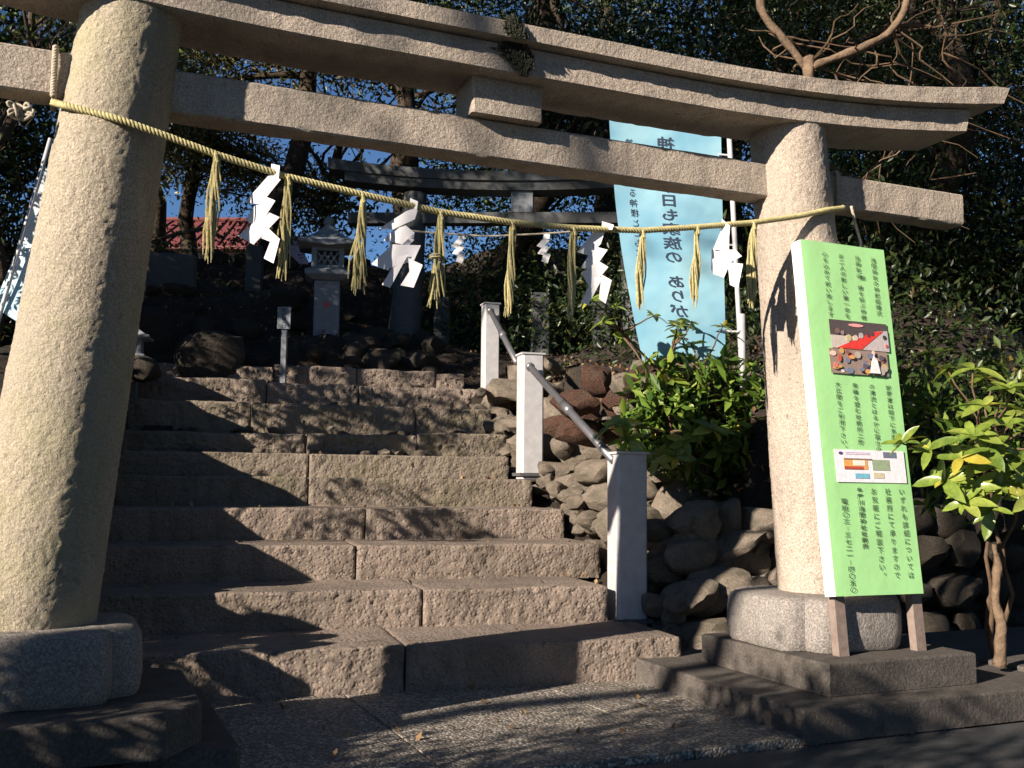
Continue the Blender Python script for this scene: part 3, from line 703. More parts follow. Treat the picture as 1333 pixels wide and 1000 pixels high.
# ------------------------------------------------------------------ stone lanterns
def lantern(loc, sc, rz, label, mark=True):
    root = tag(empty('stone_lantern', loc, rz), label, 'stone lantern', 'grey stone lanterns'); root.scale = (sc,) * 3
    mb = MB(); mb.bev(-.19, .19, -.19, .19, -.35, .83, .02); post = mb.obj('post', 'lantern_stone', root)
    if mark:
        for k in range(6):
            a = k * math.pi / 3; mb = MB(); mb.poly([(0, .46), (.035 * math.cos(a - .4), .46 + .035 * math.sin(a - .4)), (.065 * math.cos(a), .46 + .065 * math.sin(a)), (.035 * math.cos(a + .4), .46 + .035 * math.sin(a + .4))], -.196, -.191)
            mb.v = [(x, y - .0007 * (k % 2), z) for x, y, z in mb.v]; mb.obj('red_petal', 'redmark', post)
    mb = MB(); n = 4
    def sq(h, z): return [(-h, -h, z), (h, -h, z), (h, h, z), (-h, h, z)]
    mb.rings([sq(.22, .83), sq(.33, .90), sq(.33, .97), sq(.26, 1.0)]); mb.obj('platform', 'lantern_stone', root)
    fb = MB()
    for sx in (-1, 1):
        for sy_ in (-1, 1): fb.box(sx * .20 - .04, sx * .20 + .04, sy_ * .20 - .04, sy_ * .20 + .04, 1.0, 1.32)
    fb.box(-.158, .158, -.235, -.165, 1.002, 1.05); fb.box(-.158, .158, -.235, -.165, 1.27, 1.318); fb.box(-.235, -.165, -.158, .158, 1.002, 1.05); fb.box(-.235, -.165, -.158, .158, 1.27, 1.318); fb.box(.165, .235, -.158, .158, 1.002, 1.318); fb.box(-.158, .158, .165, .235, 1.002, 1.318)
    fb.obj('light_box', 'lantern_stone', root)
    lb = MB()
    for k in (-1, 0, 1):
        for d in (-1, 1):
            R_ = Matrix.Rotation(d * .6, 3, 'Y'); c = (k * .09, -.20, 1.16); lb.box(k * .09 - .012, k * .09 + .012, -.212 - .004 * d, -.196 - .004 * d, 1.05, 1.27, R_, c)
    lb.obj('lattice', 'lantern_stone', root)
    mb = MB(); rs = []
    for t in np.linspace(0, 1, 9):
        h = .44 * (1 - t) ** 1.0 + .05 * t; z = 1.36 + .34 * t ** 1.0 * (.6 + .4 * t); up_ = .05 * (1 - t) ** 3
        ring = [];
        for k in range(4):
            a0 = (-1, 1, 1, -1)[k] * h, (-1, -1, 1, 1)[k] * h; a1 = (-1, 1, 1, -1)[(k + 1) % 4] * h, (-1, -1, 1, 1)[(k + 1) % 4] * h
            ring.append((a0[0], a0[1], z + up_)); ring.append(((a0[0] + a1[0]) / 2, (a0[1] + a1[1]) / 2, z))
        rs.append(ring)
    rs.insert(0, [(x * .98, y * .98, z - .045) for x, y, z in rs[0]]); mb.rings(rs); mb.obj('roof', 'lantern_stone', root)
    mb = MB(); mb.rings([[(r * math.cos(a), r * math.sin(a), z) for a in np.linspace(0, 6.2832, 13)[:-1]] for r, z in ((.05, 1.69), (.085, 1.74), (.07, 1.81), (.01, 1.86))]); mb.obj('finial', 'lantern_stone', root, True)
lantern((1.13, 9.01, 3.28), .93, -.25, 'pale grey stone lantern with red flower mark standing in the dark left of the steps')
lantern((-1.50, 7.5, 2.22), .50, -.2, 'small stone lantern peeking out beside the left gate pillar', False)

# sign post
sp_ = tag(empty('wooden_marker', (.32, 7.80, 2.45), -.45), 'thin pale marker stake with small written board beside the stair top', 'marker sign')
mb = MB(); mb.bev(-.035, .035, -.03, .03, -.1, .80, .006); mb.obj('stake', 'lantern_stone', sp_)
mb = MB(); mb.bev(-.085, .085, -.055, -.031, .72, 1.0, .004); mb.obj('board', 'lantern_stone', sp_)
column(sp_, '登山道入口', 0, .985, .05, 'navy', y=-.058, wide=1.4)

# slab monument
mb = MB(); mb.bev(-.35, .35, -.12, .12, -.2, .62, .04); me = mb.mesh('stone_slab', 'old_concrete'); displace(me, .02, 4, 3)
tag(link('stone_slab', me, None, (-.85, 10.3, 3.9), (0, 0, -.1)), 'dark stone slab on the left hillside below the red roof', 'stone monument')

# ------------------------------------------------------------------ banners
def banner(rootloc, corners, mat, label, group=None, flip=False):
    # corners: TL TR BR BL in world
    root = tag(empty('banner_flag', rootloc), label, 'banner', group); R_ = Vector(rootloc)
    TL_, TR_, BR_, BL_ = [Vector(c) - R_ for c in corners]; v = []; f = []; n, m_ = 24, 60
    nrm = (TR_ - TL_).cross(BL_ - TL_).normalized()
    for j in range(m_ + 1):
        t = j / m_
        for i in range(n + 1):
            u = i / n; p = TL_.lerp(TR_, u).lerp(BL_.lerp(BR_, u), t)
            w_ = (1 - u) ** 1.0; p += nrm * (.05 * w_ * math.sin(3.2 * t + 1.5 * u) + .015 * mn.noise(p * 3))
            p.x -= .05 * w_ * math.sin(t * 3.14) * (1 if not flip else 0); v.append(p)
    for j in range(m_):
        for i in range(n): a = j * (n + 1) + i; f.append((a, a + 1, a + n + 2, a + n + 1))
    link('cloth', mesh('cloth', v, f, mat, True), root)
    return root, (TL_, TR_, BR_, BL_, nrm)
bn, (TLb, TRb, BRb, BLb, nb_) = banner((3.05, 2.2, 1.7), [(2.03, 2.47, 4.44), (2.93, 2.10, 4.36), (2.97, 2.12, 2.28), (2.32, 2.40, 2.30)], 'banner', 'tall light blue cloth banner with mirrored dark Japanese writing behind the gate')
rl = Vector((3.05, 2.2, 1.7))
mb = MB(); mb.tube([Vector((3.14, 2.06, 1.2)) - rl, Vector((2.99, 2.08, 4.5)) - rl], .022, 10); mb.obj('pole', 'alu', bn, True)
mb = MB(); mb.tube([Vector((3.01, 2.09, 4.43)) - rl, Vector((1.98, 2.49, 4.51)) - rl], .011, 8); mb.obj('cross_rod', 'alu', bn, True)
for t in (.12, .5, .86):
    p = TRb.lerp(BRb, t); q = Vector((2.99, 2.08, 4.5)).lerp(Vector((3.14, 2.06, 1.2)), (4.5 - (p.z + rl.z)) / 3.3) - rl; mb = MB(); mb.tube([p + Vector((-.03, 0, 0)), q + Vector((.03, 0, 0))], .008, 6); mb.obj('tab', 'paper', bn)
mb = MB(); mb.tube([Vector((3.10, 2.06, 2.05)) - rl, Vector((3.09, 2.06, 2.72)) - rl], .034, 8); mb.obj('sleeve', 'alu', bn, True)
xb = (TRb - TLb); xb.z = 0; xb.normalize(); ang = math.atan2(xb.y, xb.x)
def bann_text(txt, u, t0, size, lh, wide=1.0, bold=.0):
    # one object per banner column, laid on the cloth side facing the steps
    z = None; p = TLb.lerp(TRb, u).lerp(BLb.lerp(BRb, u), t0)
    cu_o = column(bn, txt, 0, 0, size, 'navy', y=0, mirror=True, lh=lh, wide=wide, bold=bold)
    me = cu_o.data; out = []
    H = (TLb - BLb).length
    for v_ in me.vertices:
        dz = v_.co.z; t = t0 - dz / H; wl = (TRb - TLb).length * (1 - t) + (BRb - BLb).length * t; uu = u + v_.co.x / wl
        q = TLb.lerp(TRb, uu).lerp(BLb.lerp(BRb, uu), t); w_ = 1 - uu
        q = q + nb_ * (.05 * w_ * math.sin(3.2 * t + 1.5 * uu) + .015 * mn.noise(q * 3)); q.x -= .05 * w_ * math.sin(t * 3.14)
        s_ = -1 if nb_.y > 0 else 1
        v_.co = q + nb_ * (s_ * (.006 + abs(v_.co.y)))
    me.update()
for w_, k_ in (('神様、', 0), ('今日も家族の', 3), ('ありがとう', 9.6)): bann_text(w_, .50, .06 + k_ * .128 / 2.13, .128, 1.0, 1.3, .014)
bann_text('神社をまもる神様とともに', .17, .08, .085, 1.05, .9, 0)
b2, _ = banner((-2.75, 4.7, 1.9), [(-2.43, 4.47, 3.95), (-2.0, 4.3, 3.9), (-2.50, 4.5, 2.55), (-2.79, 4.71, 2.75)], 'banner2', 'pale white and blue banner slanting behind the left gate pillar', flip=True)
mb = MB(); mb.tube([(0.35, -.3, 2.3), (-.2, .05, -.3)], .018, 8); mb.obj('pole', 'alu', b2, True)

# ------------------------------------------------------------------ retaining walls and rockwork
wall = tag(empty('boulder_wall', (2.6, 1.35, 0)), 'low fieldstone retaining wall right of the steps behind the right gate pillar', 'stone wall')
for row in range(4):
    x = 2.16 + .1 * (row % 2); z = .12 + row * .29
    while x < 8.5:
        s_ = rnd.uniform(.15, .36)
        rock(wall, (x, 1.43 + row * .045 + rnd.uniform(-.03, .03), z + rnd.uniform(-.03, .03)), (s_ * 1.3, s_ * 1.0, .24 * rnd.uniform(.85, 1.15)), 'boulder' if x < 2.95 else 'darkrock', base=(2.6, 1.35, 0))  # stones further right take the dark rock colour as painted shade
        x += s_ * 1.72
side = tag(empty('stair_side_rocks', W(3.3, 1.5, 0)), 'big rounded boulders edging the right side of the steps below the second rail post', 'boulders')
sl = Vector(side.location)
n = .6
while n < 6.4:
    zt_ = stair_z(n) + .36; z = stair_z(n) - .16
    while z < zt_ + .05:
        q_ = rnd.uniform(.17, .27); rock(side, W(3.26 + q_ * .85 + rnd.uniform(-.02, .05), n + rnd.uniform(-.08, .08), z) - sl, (q_, q_ * rnd.uniform(1.1, 1.6), q_ * rnd.uniform(.7, 1)), 'boulder'); z += q_ * 1.3
    for q in range(3):
        q_ = rnd.uniform(.18, .36); rock(side, W(3.72 + .28 * q + rnd.uniform(-.08, .08), n + rnd.uniform(-.1, .1), zt_ - .14 + .05 * q + rnd.uniform(-.05, .05)) - sl, (q_, q_ * 1.3, q_ * rnd.uniform(.55, .9)), 'boulder')
    for q in range(4):
        q_ = rnd.uniform(.08, .14); rock(side, W(3.2 + rnd.uniform(0, .25), n + rnd.uniform(-.18, .18), stair_z(n) + rnd.uniform(-.15, .2)) - sl, (q_, q_ * 1.3, q_), 'boulder')
    n += .34
lava = tag(empty('lava_rockery', (2.3, 3.1, 1.6)), 'reddish porous lava rocks piled on the slope left of the blue banner', 'rockery')
for i in range(70):
    x = rnd.uniform(1.9, 4.2); y = rnd.uniform(2.0, 5.2)
    q = Vector((x, y, 0)) - S0
    if q.dot(SE) < 3.55: continue
    if x < 2.25 and y > 2.9: continue
    s_ = rnd.uniform(.1, .34); rock(lava, (x, y, grade(x, y) + s_ * .1), s_, 'lava' if (x < 3.0 and rnd.random() < .75) else 'boulder', base=(2.3, 3.1, 1.6))
for p, s_ in [((2.12, 3.28, 2.0), .26), ((2.30, 3.20, 2.20), .24), ((2.48, 3.05, 2.02), .25), ((2.62, 2.95, 2.22), .22), ((2.2, 3.4, 1.75), .25)]: rock(lava, p, s_, 'lava', base=(2.3, 3.1, 1.6))
lw = tag(empty('left_boulder_wall', (-2.4, 2, 0)), 'boulder retaining wall along the left side of the steps', 'stone wall')
for row in range(5):
    y = .55 + .1 * (row % 2); z = .15 + row * .27
    while y < 6.8:
        top = max(1.02, .62 + .36 * y) if y > 1 else 1.15
        s_ = rnd.uniform(.17, .24)
        if z + s_ * .1 < top: rock(lw, (-2.42 + .13 * y * .35 - .03 * row, y, z), (s_, s_ * 1.1, s_ * .85), 'boulder', base=(-2.4, 2, 0))
        y += s_ * 1.6
    
for i in range(4):
    pass
hill = tag(empty('hillside_rocks', (0, 9, 3)), 'dark weathered rocks scattered over the shaded hillside left of the steps', 'rocks')
for i in range(150):
    x = rnd.uniform(-3.5, 3.0); y = rnd.uniform(6.8, 14)
    q = Vector((x, y, 0)) - S0
    if -.6 < q.dot(SE) < 3.3 and q.dot(SN) < 7.0: continue
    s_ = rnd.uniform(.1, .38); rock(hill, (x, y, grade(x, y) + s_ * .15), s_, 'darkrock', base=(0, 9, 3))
for i in range(26):
    s = rnd.uniform(-.6, 3.3); n = rnd.uniform(7.0, 8.1); p = W(s, n, 0); s_ = rnd.uniform(.08, .17); rock(hill, (p.x, p.y, 2.62 + s_ * .3), s_, 'boulder', base=(0, 9, 3))
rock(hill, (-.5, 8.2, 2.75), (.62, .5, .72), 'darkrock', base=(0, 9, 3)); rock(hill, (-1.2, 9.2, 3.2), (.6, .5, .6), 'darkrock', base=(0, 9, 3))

# far house with red roof
hs = tag(empty('red_roofed_house', (1.0, 24.5, 6.6), -.42), 'distant house with a red ribbed metal roof seen left behind the gate', 'house')
mb = MB(); mb.box(-2.2, 2.2, 0, 3.4, -1.5, 1.15); mb.obj('wall', 'plaster', hs)
mb = MB(); mb.add([(-2.6, -.5, 1.1), (2.6, -.5, 1.1), (2.2, 1.7, 2.35), (-2.2, 1.7, 2.35), (-2.6, 3.9, 1.1), (2.6, 3.9, 1.1), (-2.6, -.5, 1.02), (2.6, -.5, 1.02), (2.6, 3.9, 1.02), (-2.6, 3.9, 1.02)], [(0, 1, 2, 3), (3, 2, 5, 4), (0, 6, 7, 1), (1, 7, 8, 5), (5, 8, 9, 4), (4, 9, 6, 0), (1, 5, 2), (0, 3, 4), (6, 9, 8, 7)]); rf = mb.obj('roof', 'red', hs)
for k in range(15):
    t = k / 14; x0 = -2.6 + 5.2 * t; x1 = -2.2 + 4.4 * t; mb = MB(); mb.tube([(x0, -.5, 1.13), (x1, 1.7, 2.38)], .025, 5); mb.obj('seam', 'red', rf)
mb = MB(); mb.tube([(-2.25, 1.7, 2.4), (2.25, 1.7, 2.4)], .07, 8); mb.obj('ridge', 'red', rf)
mb = MB(); mb.tube([(-.9, 15.4, 5.75), (-.3, 15.3, 6.0), (.1, 15.2, 6.1), (.5, 15.1, 5.95)], [.03, .045, .045, .03], 6)
tag(mb.obj('dead_branch', 'bark_pale'), 'pale curved dead branch lying on the hillside below the red roof', 'branch')

# ------------------------------------------------------------------ vegetation
def leaves_mesh(name, C_, size, mat, up_=.5, asp=.42):
    N = len(C_); r = rg
    d = r.normal(size=(N, 3)); d[:, 2] -= .25; d /= np.linalg.norm(d, axis=1)[:, None]
    nrm = r.normal(size=(N, 3)) + np.array([0, 0, up_]) * 2; sdv = np.cross(d, nrm); sdv /= np.linalg.norm(sdv, axis=1)[:, None] + 1e-9
    nn2 = np.cross(sdv, d); L = size * r.uniform(.6, 1.3, (N, 1))
    a = C_ - d * L * .5; t = C_ + d * L * .5; l = C_ + sdv * L * asp * .5 + nn2 * L * .10; q = C_ - sdv * L * asp * .5 + nn2 * L * .10
    v = np.stack([a, q, t, l], 1).reshape(-1, 3); idx = np.arange(N)[:, None] * 4
    tri = np.concatenate([idx + np.array([0, 1, 2]), idx + np.array([0, 2, 3])], 1).reshape(-1, 3)
    me = bpy.data.meshes.new(name); me.vertices.add(len(v)); me.vertices.foreach_set('co', v.astype(np.float32).ravel())
    nl = len(tri) * 3; me.loops.add(nl); me.loops.foreach_set('vertex_index', tri.ravel().astype(np.int32))
    me.polygons.add(len(tri)); me.polygons.foreach_set('loop_start', np.arange(0, nl, 3, dtype=np.int32)); me.polygons.foreach_set('loop_total', np.full(len(tri), 3, np.int32))
    me.materials.append(MT[mat]); me.update(calc_edges=True); return me
def clumps(c, r, K, M, cr, flat=.7):
    c = np.array(c, float); r = np.array(r if hasattr(r, '__len__') else (r,) * 3, float)
    u = rg.normal(size=(K, 3)); u /= np.linalg.norm(u, axis=1)[:, None]; rad = rg.random((K, 1)) ** .45
    cc = c + u * rad * r; s = cr * rg.uniform(.6, 1.3, (K, 1, 1))
    g = rg.normal(size=(K, M, 3)) * s * np.array([1, 1, flat]); return (cc[:, None, :] + g).reshape(-1, 3), cc
def wander(a, b_, n, j):
    a, b_ = Vector(a), Vector(b_); L = (b_ - a).length; pts = []
    o1, o2 = rnd.uniform(0, 99), rnd.uniform(0, 99)
    for i in range(n + 1):
        t = i / n; e_ = math.sin(math.pi * t) ** .7; pts.append(a.lerp(b_, t) + Vector((mn.noise(Vector((t * 3, o1, 0))), mn.noise(Vector((t * 3, o2, 5))), .5 * mn.noise(Vector((t * 3, o2, 9))))) * j * L * e_)
    return pts
def tree(base, top, r0, blobs, mat, label, lsize=.11, K=60, Mn=60, cr=.45, limbs=7, cat='tree', bark='bark', group=None, r1=None, jit=.12):
    """blobs: list of (centre, radii, weight) in world coordinates"""
    root = tag(empty('tree', base), label, cat, group); B = Vector(base)
    tr = wander(B + Vector((0, 0, -.3)), top, 9, jit); mb = MB(); r1 = r1 or r0 * .35
    mb.tube([p - B for p in tr], [r0 * (1.25 if i == 0 else 1) * (1 - i / 9) + r1 * i / 9 for i in range(10)], 12)
    allc = []; cen = []
    for c, r, w_ in blobs:
        a, cc = clumps(c, r, max(4, int(K * w_)), Mn, cr); allc.append(a); cen.append(cc)
    cen = np.concatenate(cen); P = np.concatenate(allc)
    tk = mb.obj('trunk', bark, root, True)
    lm = MB()
    pick = rg.choice(len(cen), min(limbs * 4, len(cen)), replace=False)
    for n_, k in enumerate(pick):
        i0 = rnd.randint(4, 9) if n_ < limbs else rnd.randint(5, 9); st = tr[i0]; en = Vector(cen[k]); L = (en - st).length
        rr = r0 * (.38 if n_ < limbs else .14) * (1 - .4 * i0 / 9); pts = wander(st, en, 7, .14); lm.tube([p - B for p in pts], [rr * (1 - .85 * i / 7) for i in range(8)], 6)
        for q in range(3):
            s2 = pts[rnd.randint(3, 6)]; e2 = s2 + Vector((rnd.uniform(-1, 1), rnd.uniform(-1, 1), rnd.uniform(-.3, .8))) * L * .3; pp = wander(s2, e2, 4, .2); lm.tube([p - B for p in pp], [rr * .35 * (1 - .8 * i / 4) for i in range(5)], 4)
    lm.obj('branches', bark, root, True)
    link('crown', leaves_mesh('crown', P - np.array(base), lsize, mat), root)
    return root
G = 'trees of the shaded grove'
# back rows, closing the view
tree((-3.0, 8.5, 3.2), (-3.4, 8.0, 9.5), .16, [((-3.2, 8.2, 9.0), (2.2, 2, 2.0), 1), ((-2.4, 8.5, 6.3), (1.4, 1.5, 1.0), .4)], 'leaf_dark', 'slender dark tree at the left edge behind the left gate pillar', K=80)
tree((-2.9, 6.0, 2.4), (-2.7, 6.6, 6.5), .09, [((-2.6, 6.8, 6.6), (1.0, 1.4, .8), .5)], 'leaf_mid', 'thin leaning trunk at the left edge of the picture beside the pale banner', K=50)
tree((1.3, 14.5, 5.2), (1.9, 13.6, 12.0), .26, [((1.2, 14, 10.2), (2.6, 2, 1.9), 1), ((-.6, 15, 8.6), (1.8, 1.6, 1.1), .5), ((2.9, 13, 11.6), (2, 2, 1.4), .6)], 'leaf_olive', 'leafy green tree behind the gate, left, above the red roof', lsize=.13, K=170, Mn=60, cr=.5)
tree((3.5, 13.4, 5.0), (3.7, 12.6, 11.8), .17, [((3.3, 13.2, 11.8), (2.6, 2.2, 1.6), 1)], 'leaf_dark', 'slim tree with a bare trunk behind the middle of the gate', lsize=.12, K=85, cr=.5)
tree((6.2, 13.6, 4.9), (5.7, 11.6, 11.5), .40, [((5.9, 12.6, 9.6), (2.3, 2.2, 2.2), 1), ((7.5, 12, 7.2), (2, 2, 1.6), .7), ((5.0, 13.5, 7.1), (1.4, 1.6, 1.1), .35)], 'leaf_dark', 'thick dark trunked tree right behind the centre block of the gate', lsize=.12, K=110, cr=.5, jit=.05)
tree((4.3, 12.4, 4.2), (6.2, 10.9, 7.6), .34, [((6.6, 10.9, 8.6), (1.8, 1.6, 1.2), .8)], 'leaf_dark', 'heavy dark trunk leaning right behind the rear gate', lsize=.12, K=70, cr=.45, jit=.04)
tree((8.5, 10.0, 5.0), (8.0, 8.5, 12.5), .35, [((8.0, 8.6, 9.2), (2.4, 2.2, 2.3), 1), ((7.0, 8.6, 6.8), (1.6, 1.6, 1.3), .5), ((9.8, 8.0, 6.6), (2.2, 1.8, 1.6), .6)], 'leaf_dark', 'tall dark evergreen right of the banner behind the gate', lsize=.12, K=120, cr=.5)
tree((8.0, 4.8, 3.2), (8.4, 4.2, 9.5), .22, [((7.6, 4.6, 7.5), (2.4, 1.6, 2.0), 1), ((6.3, 4.6, 5.6), (1.2, 1.2, 1.2), .4), ((9.0, 4.5, 4.8), (2.0, 1.4, 1.0), .8)], 'leaf_dark', 'dark fine leaved tree at the right edge above the gate end', lsize=.09, K=150, cr=.42)
tree((12.5, 9, 5.5), (12.5, 8.5, 14), .35, [((12.5, 8.6, 9.5), (3.2, 2.6, 3.6), 1.2)], 'leaf_dark', 'broad dark tree far right behind the others', lsize=.16, K=150, cr=.6)
tree((10, 17, 7), (10, 16.5, 15), .35, [((9.5, 16.5, 11.5), (3.8, 2.5, 3.2), 1.2)], 'leaf_dark', 'dark tree in the back row behind the blue banner', lsize=.18, K=140, cr=.7)
tree((-.5, 19, 6.4), (-1, 18.5, 12), .25, [((-1.6, 18.5, 10.9), (2.2, 2.2, 1.5), .8)], 'leaf_dark', 'far tree just right of the left gate pillar', lsize=.15, K=80, cr=.6)
tree((5.5, 20, 7), (5.3, 19.5, 14.5), .3, [((4.6, 19.5, 13.4), (3.4, 2.2, 1.9), 1), ((8.5, 19, 10.5), (2.6, 2, 2.6), .8)], 'leaf_mid', 'far sunlit tree glimpsed over the rear gate', lsize=.17, K=110, cr=.65)
tree((16, 14, 7), (16, 13, 17), .4, [((15, 13, 11), (4, 3, 5), 1.3)], 'leaf_dark', 'large dark tree at the far right background', lsize=.22, K=150, cr=.8)
tree((0.0, 17.5, 6), (.2, 17, 9.0), .2, [((.1, 16.8, 8.2), (1.5, 1.2, 1.0), .9), ((2.2, 15.6, 7.0), (1.5, 1.0, .7), .5)], 'leaf_olive', 'olive brown leaved tree above the hillside between red roof and rear gate', lsize=.13, K=130, cr=.4)
tree((7.2, 7.0, 3.6), (7.3, 6.4, 10), .2, [((6.9, 6.2, 7.9), (1.9, 1.3, 1.4), 1), ((8.8, 6.0, 8.0), (2.0, 1.3, 1.6), 1)], 'leaf_dark', 'dark tree above the right part of the gate behind the pale limbed tree', lsize=.1, K=120, cr=.42)
tree((11.0, 5.0, 3.6), (10.8, 4.4, 10), .2, [((10.3, 4.4, 6.8), (1.9, 1.4, 2.6), 1.3)], 'leaf_dark', 'dark tree filling the upper right corner', lsize=.1, K=120, cr=.42)
tree((10, 7.6, 4.6), (10, 7.4, 8), .15, [((9.8, 7.0, 5.6), (2.6, 1.0, 1.2), 1.2)], 'leaf_mid', 'bushy green tree right of the notice board top', lsize=.1, K=100, cr=.36)
# bare branched small tree in the sky gap
bt = tag(empty('bare_tree', (2.6, 16.0, 5.5)), 'leafless tree with curving bare limbs against the blue sky gap', 'tree'); B = Vector(bt.location)
mb = MB(); tr = wander(B, (2.8, 15.6, 8.2), 8, .08); mb.tube([p - B for p in tr], [.12 - .008 * i for i in range(9)], 8); mb.obj('trunk', 'bark', bt, True)
mb = MB()
for k in range(16):
    s_ = tr[rnd.randint(4, 8)]; e_ = s_ + Vector((rnd.uniform(-2.4, 2.4), rnd.uniform(-.8, .8), rnd.uniform(.4, 3.0))); pp = wander(s_, e_, 9, .3); mb.tube([p - B for p in pp], [.045 * (1 - .8 * i / 9) for i in range(10)], 5)
    for q in range(4):
        s2 = pp[rnd.randint(3, 8)]; e2 = s2 + Vector((rnd.uniform(-.9, .9), rnd.uniform(-.3, .3), rnd.uniform(-.2, .9))); p2_ = wander(s2, e2, 5, .3); mb.tube([p - B for p in p2_], [.018 * (1 - .7 * i / 5) for i in range(6)], 4)
mb.obj('branches', 'bark', bt, True)
# pale limbed tree right behind the right end of the gate
t4 = tag(empty('pale_limbed_tree', (3.15, 1.55, 1.2)), 'pale barked tree with a cut stub and two upcurving limbs above the gate right end', 'tree'); B = Vector(t4.location)
mb = MB(); tp = [(3.15, 1.55, 1.0), (3.12, 1.4, 2.4), (3.12, 1.2, 3.6), (3.10, 1.13, 4.3), (3.07, 1.13, 4.62)]; Q, _ = resample(tp, 26, 1); mb.tube([Vector(p) - B for p in Q], [.12 - .0028 * i for i in range(26)], 12); me = mb.mesh('trunk', 'bark_pale', True); displace(me, .03, 7, 2, .01, 25); link('trunk', me, t4)
def limb(pts, r0, r1, name='limb', mat='bark_pale', par=t4, n=24):
    Q, _ = resample(pts, n, 2); mb = MB(); mb.tube([Vector(p) - Vector(par.location) for p in Q], list(np.linspace(r0, r1, n)), 8); me = mb.mesh(name, mat, True); displace(me, .012, 8, 2); return link(name, me, par)
limb([(3.08, 1.13, 4.52), (2.95, 1.18, 4.72), (2.80, 1.22, 4.88), (2.72, 1.24, 5.0), (2.70, 1.24, 5.3), (2.6, 1.2, 6.0)], .034, .02)
limb([(3.09, 1.12, 4.55), (3.25, 1.03, 4.62), (3.45, .95, 4.70), (3.65, .86, 4.82), (3.76, .8, 4.98), (3.80, .77, 5.2), (3.9, .7, 6.0)], .034, .024)
mb = MB()
for k in range(75):
    a = Vector(rnd.choice([(3.1, 1.13, 4.6), (3.4, .97, 4.7), (2.9, 1.2, 4.8), (3.7, .85, 4.9), (4.6, 1.6, 4.6), (4.2, 1.2, 4.2), (3.3, 1.3, 3.9), (5.0, 1.6, 5.2)])); e_ = a + Vector((rnd.uniform(-.5, 1.8), rnd.uniform(-.3, .9), rnd.uniform(-.7, .7)))
    pp = wander(a, e_, 8, .22); mb.tube([p - B for p in pp], [.009 * (1 - .6 * i / 8) for i in range(9)], 4)
mb.obj('twigs', 'twig', t4)
# unseen trees added left of the view to shade the hillside and drop dapples
tree((-6.0, 8.0, 2.8), (-6.2, 7.6, 10), .3, [((-6.2, 7.6, 6.6), (2.0, 2.7, 2.6), 1.3), ((-5.2, 10.5, 6.5), (1.5, 2.0, 2.4), .8)], 'leaf_dark', 'unseen dense evergreen added left of the picture to shade the hillside', lsize=.2, K=75, cr=.5)
tree((-6.5, 12.8, 3.8), (-6.5, 12.8, 12), .3, [((-6.3, 12.8, 8.5), (2.2, 2.8, 3.4), 1.6)], 'leaf_dark', 'unseen dense evergreen added on the left hillside behind the first one', lsize=.2, K=110, cr=.5)
tree((-12, 5.5, 2.8), (-12, 4.0, 15), .35, [((-12, -.4, 13.9), (2.2, 4.4, 1.7), 1.7), ((-12.5, 7.5, 11.5), (2.5, 3.2, 4.0), 1.3)], 'leaf_dark', 'unseen very tall tree added far to the left to throw shade on the grove', lsize=.24, K=110, cr=.6)
tree((-12.5, -4.5, 0), (-12.2, -4.5, 9.0), .16, [((-12, -4.4, 9.9), (1.5, 1.3, .5), .5)], 'leaf_mid', 'unseen tall thin crowned tree added far left to drop soft dapples on the gate', lsize=.16, K=22, Mn=16, cr=.22, limbs=1)
# leaves caught on the steps
C_ = []
for k in range(140):
    q = rnd.randint(0, 8); n = STEPS[q][0] + rnd.uniform(.05, .78); p = W(rnd.uniform(-.5, 3.0), n, STEPS[q][1] + .012) if rnd.random() < .7 else W(rnd.uniform(2.4, 3.05), STEPS[q + 1][0] - rnd.uniform(.02, .1), STEPS[q][1] + .012)
    C_.append(tuple(p))
for k in range(60): C_.append((rnd.uniform(-1, 3.2), rnd.uniform(-.7, 1.0), .012 if True else 0))
C_ = [c for c in C_ if not (c[0] > 1.25 and c[1] < 1 and c[2] < .1)]
tag(link('fallen_leaves', leaves_mesh('fallen_leaves', np.array(C_), .05, 'deadleaf', 6.0, .6)), 'small dry leaves fallen on the steps and paving', kind='stuff')
# unseen hedge and shrub added left of the picture to shadow the foreground
def shrub(base, blobs, label, mat='leaf_mid', lsize=.09, K=60, Mn=60, cr=.2, cat='shrub', group=None, name='shrub'):
    root = tag(empty(name, base), label, cat, group); B = np.array(base); P = []; mb = MB()
    for c, r, w_ in blobs:
        a, cc = clumps(c, r, max(3, int(K * w_)), Mn, cr); P.append(a)
        for k in range(min(10, len(cc))): pp = wander(base, cc[k], 5, .15); mb.tube([p - Vector(base) for p in pp], [.02 * (1 - .7 * i / 5) for i in range(6)], 4)
    mb.obj('stems', 'twig', root); link('foliage', leaves_mesh('foliage', np.concatenate(P) - B, lsize, mat), root); return root
shrub((-4.6, -.2, 0), [((-4.7, -.3, .75), (.55, .8, .65), 1), ((-4.7, .45, 1.2), (.5, .42, .75), 1.3)], 'unseen low rounded shrub added left of the gate to shade the lowest step', K=90)
shrub((-4.7, -2.6, 0), [((-4.8, -2.9, 1.7), (.6, 1.0, 1.4), 1.8), ((-4.8, -4.6, 1.9), (.6, 1.4, 1.5), 1.8), ((-4.8, -1.75, .9), (.5, .5, .8), 1)], 'unseen tall clipped hedge added in the left foreground to shade the paving', K=120)

